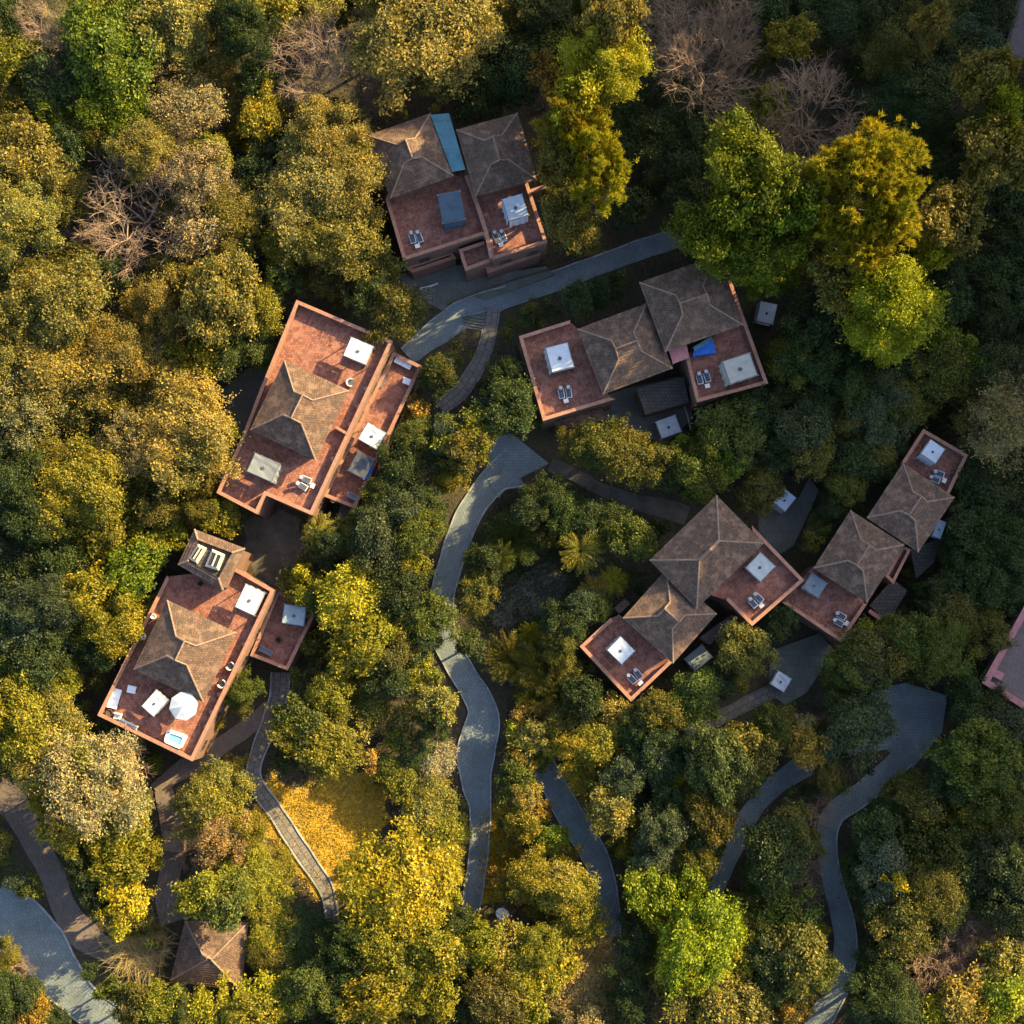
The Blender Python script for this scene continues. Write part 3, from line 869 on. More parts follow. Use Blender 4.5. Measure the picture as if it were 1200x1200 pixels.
def make_cabana(seed, flap):
    """canopied day bed, 2.6 m square"""
    t = empty('canopy_daybed', (0, 0, 0)); tag(t, cat='canopy daybed')
    for sx in (-1, 1):
        for sy in (-1, 1):
            mb = MB(); mb.box(sx * 1.25, sy * 1.25, 0, 2.15, 0.09, 0.09); mb.build('post', M['wood'], t)
    mb = MB()
    for s in (-1, 1):
        mb.beam((-1.38, s * 1.25, 2.18), (1.38, s * 1.25, 2.18), 0.1, 0.09)
        mb.beam((s * 1.25, -1.2, 2.18), (s * 1.25, 1.2, 2.18), 0.1, 0.085)
    mb.build('top_frame', M['steel'], t)
    mb = MB(); mb.box(0, 0, 0.12, 0.36, 2.2, 2.2); mb.build('bed_base', M['wood'], t)
    mb = MB(); mb.box(0, 0, 0.36, 0.56, 2.1, 2.1); mb.build('mattress', M['cushion'], t)
    cn = wrinkled(14, 2.42, 2.42, 2.32, 0.1, seed, 0.028).build('canopy', M['fabric'], t, True, merge=True)
    mb = MB(); c_ = 0.0
    mb.face([(c_ + 0.24 * x, c_ - 0.1 + 0.24 * y, 2.30) for x, y in ((1, 0), (0, 1), (-1, 0), (0, -1))])
    mb.build('vent', M['darkcush'], cn)
    mb = MB()
    for s in (-1, 1):
        for k in range(8):
            x0, x1 = -1.21 + k * 0.3025, -1.21 + (k + 1) * 0.3025
            w0, w1 = 0.03 * math.sin(k * 2.1 + seed), 0.03 * math.sin((k + 1) * 2.1 + seed)
            mb.face([(x0, s * (1.31 + w0), 2.02), (x1, s * (1.31 + w1), 2.02), (x1, s * 1.23, 2.31), (x0, s * 1.23, 2.31)])
            mb.face([(s * (1.31 + w0), x0, 2.02), (s * (1.31 + w1), x1, 2.02), (s * 1.23, x1, 2.31), (s * 1.23, x0, 2.31)])
    col(mb.build('valance', M['fabric'], t), (0.5, 0.52, 0.54))
    if flap:
        for s in flap:
            mb = MB()
            for k in range(10):
                y0, y1 = -1.2 + k * 0.24, -1.2 + (k + 1) * 0.24
                w0, w1 = 0.07 * math.sin(k * 1.9), 0.07 * math.sin((k + 1) * 1.9)
                if s in 'lr':
                    q = -1 if s == 'l' else 1
                    mb.face([(q * (1.42 + w0), y0, 0.15), (q * (1.42 + w1), y1, 0.15), (q * 1.30, y1, 2.12), (q * 1.30, y0, 2.12)])
                else:
                    q = -1 if s == 'b' else 1
                    mb.face([(y0, q * (1.42 + w0), 0.15), (y1, q * (1.42 + w1), 0.15), (y1, q * 1.30, 2.12), (y0, q * 1.30, 2.12)])
            mb.build('curtain', M['fabric'], t)
    return t
def quadpose(q, z):
    P = [at(p, z) for p in q]
    c = sum(P) / 4
    u = (P[1] - P[0] + P[2] - P[3]) / 2; v = (P[0] - P[3] + P[1] - P[2]) / 2
    return c, math.atan2(u[1], u[0]), np.linalg.norm(u), np.linalg.norm(v)
CAB = {}
CABS = []
def cabana(q, zf, colr, label, flap='', seed=0, vent=True):
    key = (flap, seed % 3)
    if key not in CAB: CAB[key] = make_cabana(seed, flap); first = True
    else: first = False
    o = CAB[key] if first else copy_tree(CAB[key])
    c, a, lu, lv = quadpose(q, zf + 2.3)
    o.location = (c[0], c[1], zf); o.rotation_euler = (0, 0, a); o.scale = (lu / 2.5, lv / 2.5, 1)
    tag(o, label, 'canopy daybed', 'canopied daybeds on terraces and lawns')
    for ch in o.children:
        if ch.name.startswith(('canopy', 'curtain')): col(ch, colr)
        if ch.name.startswith('valance'): col(ch, tuple(x * 0.75 for x in colr))
        if not vent:
            pass
    ZONES.append(list(q))
    return o
WH = (0.50, 0.55, 0.60); DK = (0.07, 0.11, 0.15); GY = (0.20, 0.22, 0.23); BE = (0.42, 0.40, 0.34); BK = (0.07, 0.075, 0.09)
zf = HT['h1'] + 6.3
cabana(A((425, 590), (550, 572), (572, 720), (462, 745)), zf, DK, 'dark blue canopied daybed on the twin house terrace', 'b', 1)
cabana(A((775, 615), (888, 585), (915, 700), (815, 732)), zf, WH, 'white canopied daybed on the twin house terrace by its dividing wall', 'lb', 2)
zf = HT['h2'] + 6.5
cabana(B((777, 278), (887, 322), (850, 418), (738, 370)), zf, WH, 'white canopied daybed on the smooth upper terrace of the stepped villa', '', 3)
cabana(B((296, 862), (418, 912), (375, 1008), (252, 950)), zf, GY, 'grey canopied daybed below the roof of the stepped villa', 'r', 4)
cabana(B((862, 706), (953, 760), (905, 842), (812, 790)), zf - 2.6, WH, 'white canopied daybed on the narrow lower terrace', '', 0)
cabana(B((812, 852), (884, 892), (848, 994), (760, 950)), zf - 2.6, BK, 'black canopied daybed with blue cover next to a white one', '', 3)
zf = HT['h3'] + 6.3
cabana(K((178, 425), (275, 408), (297, 505), (208, 535)), zf, WH, 'white canopied daybed alone on the square terrace left of the dark roofs', 'lr', 5)
cabana(K((940, 482), (1050, 450), (1080, 542), (960, 585)), zf, BE, 'beige canopied daybed with teal side curtain by the sunlit parapet', 'l', 1)
for ch in CABS: pass
g3 = ground((783, 498))[2]
cabana(K((648, 742), (735, 712), (755, 785), (675, 815)), g3 + 0.2, WH, 'white canopied daybed on the shaded patio below the dark flat roof', '', 6)
g = ground((898, 365))[2]
cabana(K((1095, 230), (1170, 242), (1145, 330), (1080, 310)), g, (0.6, 0.64, 0.7), 'small pale canopied daybed between the villa parapet and the bushes', 'l', 7)
zf = HT['h4'] + 6.3
cabana(D((750, 340), (842, 376), (787, 488), (702, 442)), zf, WH, 'white canopied daybed beside the stair tower', '', 0)
cabana(D((335, 835), (390, 887), (315, 955), (260, 908)), zf, WH, 'white slatted canopied daybed beside the octagonal parasol', '', 6)
cabana(D((930, 440), (1050, 440), (1008, 540), (925, 512)), zf - 2.9, (0.26, 0.33, 0.36), 'blue grey canopied daybed under the round tree on the annexe terrace', '', 3)
zf = HT['h5'] + 6.3
cabana(E((925, 350), (1000, 420), (918, 482), (855, 420)), zf, (0.40, 0.43, 0.43), 'grey canopied daybed against the sunlit corner parapet', 'l', 1)
cabana(E((270, 745), (335, 810), (275, 876), (205, 806)), zf - 0.7, WH, 'white canopied daybed on the lower left square terrace of the crossing roofed villa', 'l', 4)
cabana(E((650, 780), (706, 848), (612, 900), (570, 850)), ground((820, 770))[2] + 0.5, (0.24, 0.29, 0.31), 'grey canopied daybed on the ground below the crossing roofs', '', 3)
cabana(E((1030, 45), (1096, 95), (1036, 156), (995, 120)), ground((918, 583))[2] + 0.15, (0.55, 0.65, 0.8), 'pale blue canopied daybed in the trees between the two lower villas', 'b', 2)
cabana(E((1005, 900), (1070, 942), (1036, 1006), (975, 970)), ground((915, 797))[2] + 0.15, WH, 'white canopied daybed on the concrete patio by the dirt path', '', 0)
zf = HT['h6'] + 6.3
cabana(F((668, 113), (722, 155), (690, 210), (632, 175)), zf, WH, 'white canopied daybed on the topmost terrace of the long villa', 'b', 5)
cabana(F((203, 642), (258, 668), (235, 745), (170, 690)), zf - 0.9, (0.14, 0.17, 0.20), 'slate grey canopied daybed where the two lower villas touch', '', 6)
cabana(F((702, 430), (732, 440), (705, 505), (670, 490)), zf - 2.6 - 1.2, (0.6, 0.7, 0.8), 'narrow white canopied daybed beside the slate annexe', '', 3)
# blue cover and green canopy of the blue day bed on H3
zf = HT['h3'] + 6.3
t = empty('plunge_tub', (*at(K((855, 420))[0], zf + 0.7), zf)); tag(t, 'bright blue covered plunge tub under a small teal canopy', 'plunge tub')
mb = MB(); q = ccw([at(p, zf + 0.75) for p in K((815, 420), (890, 390), (906, 448), (806, 462))]); mb.prism(q, zf + 0.01, zf + 0.75); mb.build('cover', M['blue'], t)
mb = MB(); q = ccw([at(p, zf + 1.6) for p in K((808, 425), (885, 378), (893, 395), (815, 440))]); mb.prism(q, zf + 1.55, zf + 1.6, True, True)
ca_ = mb.build('canopy', M['teal'], t); mb = MB()
for p in q: mb.tube((*p, zf), (*p, zf + 1.55), 0.04, 0.04)
mb.build('frame', M['steel'], ca_)
# blue cover folded beside the black day bed
zf = HT['h2'] + 3.9
q = ccw([at(p, zf + 1.0) for p in B((846, 985), (878, 920), (892, 928), (862, 1000))])
mb = MB(); mb.prism(q, zf + 0.01, zf + 1.0); tag(mb.build('folded_cover', M['blue'], None, loc=(*q[0], zf)), 'blue folded cover standing beside the black daybed', 'cover')

M['pillow'] = plain('grey_pillow', (0.42, 0.42, 0.43), 0.9, 0.1, 4)
def make_lounger():
    t = empty('lounge_chair', (0, 0, 0)); tag(t, cat='lounge chair')
    for sx in (-1, 1):
        for y in (-0.62, 0.45):
            mb = MB(); mb.box(sx * 0.33, y, 0, 0.32, 0.06, 0.06); mb.build('leg', M['white'], t)
    mb = MB()
    for s in (-1, 1):
        mb.beam((s * 0.36, -0.72, 0.34), (s * 0.36, 0.55, 0.34), 0.08, 0.07)
    mb.beam((-0.32, -0.70, 0.34), (0.32, -0.70, 0.34), 0.08, 0.065)
    mb.build('frame', M['white'], t)
    mb = MB(); mb.box(0, -0.2, 0.36, 0.46, 0.62, 0.86); mb.build('seat_cushion', M['darkcush'], t)
    mb = MB(); mb.beam((0, 0.22, 0.42), (0, 0.72, 0.72), 0.6, 0.1); mb.build('backrest', M['darkcush'], t)
    mb = MB(); mb.lathe(0, 0.66, [(0, 0.70), (0.24, 0.72), (0.28, 0.78), (0.24, 0.84), (0, 0.87)], 12); mb.build('head_pillow', M['pillow'], t, True)
    return t
def make_table():
    t = empty('side_table', (0, 0, 0)); tag(t, cat='side table')
    mb = MB(); mb.box(0, 0, 0.42, 0.47, 0.66, 0.55); mb.build('table_top', M['cushion'], t)
    for sx in (-1, 1):
        for sy in (-1, 1):
            mb = MB(); mb.box(sx * 0.27, sy * 0.22, 0, 0.42, 0.05, 0.05); mb.build('leg', M['white'], t)
    return t
LO, TA = make_lounger(), make_table()
def lounge_set(center, z, ang_px, where):
    """two chairs side by side with a side table at their feet; ang_px: photo direction from the head to the feet"""
    c = at(center, z)
    f = np.array([ang_px[0], -ang_px[1]], float); f /= np.linalg.norm(f)
    r_ = np.array([-f[1], f[0]])
    rz = math.atan2(f[1], f[0]) + math.pi / 2
    for s, nm in ((-1, 'nearer the roof'), (1, 'farther from the roof')):
        rj = rz + random.uniform(-.12, .12); p = c + r_ * s * (0.38 + random.uniform(0, .08)) + f * random.uniform(-.1, .1)
        o = place(LO, center, z, rj, f"dark lounge chair of the pair {where}", f"lounge chair pair {where}")
        o.location = (p[0], p[1], z); o.scale = (0.84, 0.84, 1)
    p = c + f * random.uniform(0.9, 1.05) + r_ * random.uniform(-.25, .25)
    o = place(TA, center, z, rz, f"small pale side table {where}", 'side tables by the lounge chairs')
    o.location = (p[0], p[1], z); o.scale = (0.85, 0.85, 1)
z1 = HT['h1'] + 6.3
lounge_set(A((312, 830))[0], z1, (15, 50), 'near the twin house left parapet')
lounge_set(A((765, 825))[0], z1, (20, 55), 'by the twin house dividing wall')
lounge_set(B((543, 1012))[0], HT['h2'] + 6.5, (45, 20), 'in the sun patch of the stepped villa')
lounge_set(K((262, 622))[0], HT['h3'] + 6.3, (10, 40), 'on the terrace left of the dark roofs')
lounge_set(K((850, 558))[0], HT['h3'] + 6.3, (10, 40), 'in front of the beige daybed')
lounge_set(K((850, 735))[0], ground((823, 491))[2] + 0.1, (10, 40), 'on the shaded lawn below the beige daybed')
lounge_set(E((898, 572))[0], HT['h5'] + 6.3, (25, 30), 'by the sunlit corner parapet')
lounge_set(E((332, 928))[0], HT['h5'] + 5.6, (25, 30), 'on the lower left square terrace')
lounge_set(F((310, 818))[0], HT['h6'] + 5.4, (30, 20), 'on the lower terrace of the long villa')
lounge_set(F((690, 262))[0], HT['h6'] + 6.3, (30, 15), 'on the topmost terrace of the long villa')
# sofas, stools, parasol, hot tub on H4 and H2
def sofa(q, z, label, cat='sofa', matb='cushion'):
    c, a, lu, lv = quadpose(q, z + 0.4)
    t = empty('sofa', (c[0], c[1], z), 0); tag(t, label, cat)
    R_ = lambda x, y: (c[0] + x * math.cos(a) - y * math.sin(a), c[1] + x * math.sin(a) + y * math.cos(a))
    mb = MB(); mb.box(c[0], c[1], z + 0.02, z + 0.28, lu, lv, a); mb.build('base', M['wood'], t)
    k = max(2, int(max(lu, lv) / 0.8))
    for i in range(k):
        mb = MB()
        if lu > lv:
            p = R_(-lu / 2 + lu * (i + 0.5) / k, -lv * 0.08); mb.box(*p, z + 0.28, z + 0.45, lu / k - 0.03, lv * 0.8, a)
        else:
            p = R_(lu * 0.08, -lv / 2 + lv * (i + 0.5) / k); mb.box(*p, z + 0.28, z + 0.45, lu * 0.8, lv / k - 0.03, a)
        mb.build('seat_cushion', M[matb], t)
    mb = MB()
    if lu > lv: p = R_(0, lv * 0.41); mb.box(*p, z + 0.28, z + 0.75, lu, lv * 0.18, a)
    else: p = R_(-lu * 0.41, 0); mb.box(*p, z + 0.28, z + 0.75, lu * 0.18, lv, a)
    mb.build('backrest', M[matb], t)
    return t
z4 = HT['h4'] + 6.3
sofa(D((137, 825), (176, 836), (142, 925), (97, 912)), z4, 'white long sofa in the corner by the dark barrel', 'sofa', 'white')
sofa(D((162, 965), (250, 1005), (235, 1032), (148, 990)), z4, 'cream long sofa against the bottom parapet', 'sofa')
sofa(D((140, 938), (176, 948), (165, 975), (128, 968)), z4, 'short cream seat between the dark barrel and the long sofa', 'armchair')
sofa(B((1008, 370), (1090, 410), (1072, 445), (990, 402)), HT['h2'] + 3.9, 'white day couch at top of the narrow lower terrace', 'couch', 'white')
def box_table(q, z, h, label):
    P = ccw([at(p, z + h) for p in q]); c = sum(P) / 4
    t = empty('low_table', (c[0], c[1], z)); tag(t, label, 'table')
    mb = MB(); mb.prism(P, z + h - 0.06, z + h, True, True); mb.build('table_top', M['white'], t)
    for p in offset(P, 0.08):
        mb = MB(); mb.box(p[0], p[1], z, z + h - 0.06, 0.07, 0.07); mb.build('leg', M['white'], t)
box_table(D((200, 810), (240, 820), (232, 853), (193, 845)), z4, 0.45, 'small white table near the white corner sofa')
box_table(B((1042, 478), (1080, 492), (1070, 522), (1034, 508)), HT['h2'] + 3.9, 0.45, 'small white table below the white day couch')
# octagonal parasol
c = at(D((460, 910))[0], z4 + 2.5)
t = empty('parasol', (c[0], c[1], z4)); tag(t, 'white octagonal parasol beside the sunlit roof corner', 'parasol')
for k in range(8):
    a0, a1 = 2 * math.pi * k / 8 + 0.2, 2 * math.pi * (k + 1) / 8 + 0.2
    mb = MB(); n_ = 5
    for i in range(n_):
        r0, r1 = 1.6 * i / n_, 1.6 * (i + 1) / n_
        def P(r_, a, s=0.0): return (c[0] + r_ * math.cos(a), c[1] + r_ * math.sin(a), z4 + 2.85 - 0.42 * (r_ / 1.6) ** 1.2 - s * r_ / 1.6)
        am = (a0 + a1) / 2; cm = math.cos((a1 - a0) / 2)
        if i == 0:
            mb.face([P(0, a0), P(r1, a0), P(r1 * cm, am, 0.05)]); mb.face([P(0, a0), P(r1 * cm, am, 0.05), P(r1, a1)])
        else:
            mb.face([P(r0, a0), P(r1, a0), P(r1 * cm, am, 0.05), P(r0 * cm, am, 0.05)])
            mb.face([P(r0 * cm, am, 0.05), P(r1 * cm, am, 0.05), P(r1, a1), P(r0, a1)])
    col(mb.build('canopy_panel', M['fabric'], t), (0.52, 0.58, 0.63) if k % 2 else (0.42, 0.50, 0.56))
mb = MB(); mb.tube((c[0], c[1], z4), (c[0], c[1], z4 + 2.9), 0.035, 0.03); mb.build('pole', M['steel'], t)
mb = MB(); mb.lathe(c[0], c[1], [(0.4, z4), (0.4, z4 + 0.08), (0.05, z4 + 0.12)], 16); mb.build('base', M['steel'], t)
# hot tub
q = [at(p, z4 + 0.8) for p in D((385, 1018), (476, 1050), (445, 1113), (366, 1078))]
c = sum(q) / 4; t = empty('hot_tub', (c[0], c[1], z4)); tag(t, 'white hot tub filled with turquoise water on rooftop terrace', 'hot tub')
def rounded(q, d, rad, seg=5):
    P = ccw(q); P = offset(P, d); out = []
    for i in range(4):
        a, b_, e = P[i - 1], P[i], P[(i + 1) % 4]
        u, v = (a - b_) / np.linalg.norm(a - b_), (e - b_) / np.linalg.norm(e - b_)
        for k in range(seg + 1):
            s = k / seg
            out.append(b_ + u * rad * (1 - s) ** 2 + v * rad * s ** 2)
    return out
ro, ri, rb_ = rounded(q, 0, 0.35), rounded(q, 0.3, 0.3), rounded(q, 0.5, 0.25)
mb = MB(); nn = len(ro)
for i in range(nn):
    j = (i + 1) % nn
    mb.face([(*ro[i], z4), (*ro[j], z4), (*ro[j], z4 + 0.8), (*ro[i], z4 + 0.8)])
    mb.face([(*ro[i], z4 + 0.8), (*ro[j], z4 + 0.8), (*ri[j], z4 + 0.8), (*ri[i], z4 + 0.8)])
    mb.face([(*ri[i], z4 + 0.8), (*ri[j], z4 + 0.8), (*rb_[j], z4 + 0.35), (*rb_[i], z4 + 0.35)])
mb.face([(*p, z4 + 0.35) for p in rb_])
sh = mb.build('shell', M['white'], t)
mb = MB(); mb.face([(*p, z4 + 0.68) for p in rounded(q, 0.37, 0.28)]); mb.build('water', M['water'], t)
p = at(D((392, 1035))[0], z4 + 0.8)
mb = MB(); mb.box(p[0], p[1], z4 + 0.803, z4 + 0.85, 0.25, 0.14, 0.4); mb.build('control_panel', M['darkcush'], sh)
def pot(p, z, label, r_=0.32, mat='white', plant=False, name='planter'):
    c = at(p, z + 0.5)
    t = empty(name, (c[0], c[1], z)); tag(t, label, name.replace('_', ' '))
    mb = MB(); mb.lathe(c[0], c[1], [(0, z), (r_ * 0.7, z), (r_, z + 0.5), (r_ * 0.95, z + 0.62), (r_ * 0.8, z + 0.62), (r_ * 0.75, z + 0.5), (0, z + 0.5)], 14)
    mb.build('bowl', M[mat], t, True)
    if plant:
        mb = MB()
        for k in range(22):
            a = k * 2.4; L = random.uniform(0.3, 0.6); w = 0.06
            d = Vector((math.cos(a), math.sin(a), random.uniform(0.2, 1.2))).normalized()
            o_ = Vector((c[0], c[1], z + 0.5)); s = Vector((-math.sin(a), math.cos(a), 0)) * w
            mb.face([o_, o_ + d * L * 0.5 + s, o_ + d * L, o_ + d * L * 0.5 - s])
        col(mb.build('plant', M['leaf'], t), (0.03, 0.05, 0.02))
    return t
pot(D((318, 490))[0], z4, 'white round planter by the left parapet above the dark roof')
pot(D((272, 588))[0], z4, 'white round planter at the parapet beside the dark roof slope')
pot(D((112, 942))[0], z4, 'dark round barrel in the terrace corner between two sofas', 0.42, 'wood', False, 'barrel')
pot(D((540, 335))[0], z4, 'dark potted plant in front of the stair tower', 0.3, 'darkcush', True)
pot(D((905, 600))[0], z4 - 2.9, 'dark potted plant on the small annexe terrace', 0.3, 'darkcush', True)
def tub_chair(p, z, label, rz=0.0, mat='cushion'):
    c = at(p, z + 0.5); t = empty('tub_chair', (c[0], c[1], z)); tag(t, label, 'tub chair')
    mb = MB(); mb.lathe(c[0], c[1], [(0, z + 0.1), (0.38, z + 0.1), (0.4, z + 0.4), (0, z + 0.42)], 16); mb.build('seat', M['darkcush'], t, False)
    mb = MB()
    for k in range(14):
        a0, a1 = rz + k / 14 * 4.2, rz + (k + 1) / 14 * 4.2
        for r0, r1, zz0, zz1 in ((0.36, 0.40, z + 0.42, z + 0.78), (0.40, 0.50, z + 0.78, z + 0.78), (0.50, 0.46, z + 0.78, z + 0.1)):
            mb.face([(c[0] + r0 * math.cos(a0), c[1] + r0 * math.sin(a0), zz0), (c[0] + r0 * math.cos(a1), c[1] + r0 * math.sin(a1), zz0), (c[0] + r1 * math.cos(a1), c[1] + r1 * math.sin(a1), zz1), (c[0] + r1 * math.cos(a0), c[1] + r1 * math.sin(a0), zz1)])
    mb.build('backrest', M[mat], t)
tub_chair(D((680, 722))[0], z4, 'white tub chair by the right parapet nearer the stair tower', 3.4)
tub_chair(D((640, 805))[0], z4, 'white tub chair by the right parapet nearer the hot tub', 3.4)
tub_chair(B((775, 507))[0], HT['h2'] + 6.5, 'grey tub chair beside the eave of the stepped villa', 1.0)
def bench(p, z, ang, label, L=1.6, slats=5):
    c = at(p, z + 0.45); t = empty('bench', (c[0], c[1], z)); tag(t, label, 'bench')
    R_ = lambda x, y: (c[0] + x * math.cos(ang) - y * math.sin(ang), c[1] + x * math.sin(ang) + y * math.cos(ang))
    mb = MB()
    for k in range(slats): mb.box(*R_(0, -0.24 + 0.12 * k), z + 0.42, z + 0.46, L, 0.09, ang)
    mb.build('seat', M['steel'], t)
    for s in (-1, 1):
        mb = MB(); mb.box(*R_(s * (L / 2 - 0.15), 0), z, z + 0.42, 0.08, 0.5, ang); mb.build('leg', M['wood'], t)
    mb = MB(); mb.box(*R_(0, 0.34), z + 0.3, z + 0.85, L, 0.06, ang); mb.build('backrest', M['steel'], t)
bench(D((845, 652))[0], z4 - 2.9, -0.45, 'grey slatted bench on the small annexe terrace')
bench(B((938, 495))[0], HT['h2'] + 3.9, 1.12, 'grey slatted bench against the wall of narrow lower terrace', 1.8)
bench(B((785, 1080))[0], HT['h2'] + 3.9, -0.45, 'grey bench at the bottom end of the narrow lower terrace', 1.2)
pot(B((868, 618))[0], HT['h2'] + 3.9, 'dark planter against the wall of the narrow lower terrace', 0.35, 'darkcush', True)
pot(B((688, 1100))[0], HT['h2'] + 3.9, 'clay pot at bottom of the narrow lower terrace', 0.3, 'pot')
# air conditioner, dish, railings, steps
zac = ground((578, 317))[2]
p = at(A((745, 1008))[0], zac + 1.0); t = empty('air_conditioner', (p[0], p[1], zac)); tag(t, 'white air conditioner unit standing below the twin house wall', 'air conditioner')
mb = MB(); mb.box(p[0], p[1], zac + 0.15, zac + 1.0, 0.95, 0.42, 0.3); mb.build('casing', M['white'], t)
mb = MB(); mb.lathe(p[0], p[1], [(0.16, zac + 1.0), (0.16, zac + 1.04), (0, zac + 1.05)], 12); mb.build('fan_cap', M['steel'], t)
mb = MB(); mb.box(p[0], p[1], zac, zac + 0.15, 0.8, 0.3, 0.3); mb.build('foot', M['steel'], t)
g = ground((590, 1071)); t = empty('satellite_dish', tuple(g)); tag(t, 'white satellite dish among dry shrubs at the bottom', 'satellite dish')
ZONES.append([(577, 1058), (603, 1058), (603, 1085), (577, 1085)])
ctr = at((589, 1070), g[2] + 3.2); mb = MB()
ax3 = Vector((-0.2, -0.35, 1)).normalized(); e1 = ax3.orthogonal().normalized(); e2 = ax3.cross(e1); o_ = Vector((*ctr, g[2] + 3.2))
gD = ctr
for i in range(5):
    for k in range(20):
        def P(r_, a): return o_ + (e1 * math.cos(a) + e2 * math.sin(a)) * r_ + ax3 * (0.35 * r_ * r_)
        a0, a1 = k * math.pi / 10, (k + 1) * math.pi / 10; r0, r1 = i * 0.15, (i + 1) * 0.15
        f_ = [P(r0, a0), P(r1, a0), P(r1, a1), P(r0, a1)]
        mb.face(f_ if i else f_[1:])
mb.build('reflector', M['white'], t, True)
mb = MB(); mb.tube((ctr[0], ctr[1], g[2] - 0.5), (ctr[0], ctr[1], g[2] + 3.15), 0.07, 0.06); mb.build('mast', M['steel'], t)
mb = MB()
for k in range(3):
    a = k * 2.1; mb.tube(o_ + (e1 * math.cos(a) + e2 * math.sin(a)) * 0.7 + ax3 * 0.17, o_ + ax3 * 0.75, 0.02, 0.02)
mb.tube(o_ + ax3 * 0.7, o_ + ax3 * 0.85, 0.07, 0.07); mb.build('receiver', M['steel'], t)
def railing(pts, label, h=1.0, name='railing', rails=2, mat='steel', step=1.5):
    W_ = [ground(p) for p in pts]
    c = sum(W_) / len(W_); t = empty(name, tuple(c)); tag(t, label, name)
    sp = spline([w[:2] for w in W_], step); sp = [np.array([s[0], s[1], th(s[0], s[1])]) for s in sp]
    for s in sp:
        mb = MB(); mb.box(s[0], s[1], s[2] - 0.3, s[2] + h, 0.09, 0.09); mb.build('post', M[mat], t)
    for r_ in range(rails):
        mb = MB(); zz = h - 0.04 - r_ * 0.42
        for a, b_ in zip(sp[:-1], sp[1:]): mb.beam((a[0], a[1], a[2] + zz), (b_[0], b_[1], b_[2] + zz), 0.06, 0.07)
        mb.build('rail', M[mat], t)
railing([(527, 357), (560, 344), (600, 330), (640, 318), (690, 300)], 'low dark railing along the upper path beside the twin house', 0.9, 'railing', 2, 'wood')
railing([(800, 475), (806, 495), (813, 525)], 'pale fence post line beside shaded patio daybed', 1.2, 'fence', 2, 'cream')
railing([(543, 372), (556, 370), (570, 366)], 'short railing beside the dark steps at the path fork', 0.9, 'railing', 2, 'steel', 0.6)
railing([(493, 340), (505, 337), (513, 334)], 'short white railing at steps below the twin house', 0.9, 'railing', 2, 'white', 0.6)
def stairs(p, ang, n_, w, label, tread=0.35, mat='path'):
    g = ground(p); t = empty('garden_steps', tuple(g)); tag(t, label, 'steps')
    for k in range(n_):
        x = g[0] + math.cos(ang) * (k - n_ / 2) * tread; y = g[1] + math.sin(ang) * (k - n_ / 2) * tread
        mb = MB(); mb.box(x, y, g[2] - 0.4, g[2] + 0.1 + 0.11 * k, tread - 0.02, w, ang); mb.build('step', M[mat], t)
stairs((556, 377), 1.4, 5, 2.4, 'dark steps below the path fork', 0.32, 'patio')
stairs((500, 344), 1.3, 5, 1.8, 'stone steps in front of the twin house patio', 0.32)
stairs((230, 893), 0.6, 7, 2.2, 'brick steps at the lower corner of the hot tub villa', 0.34, 'brickpath')

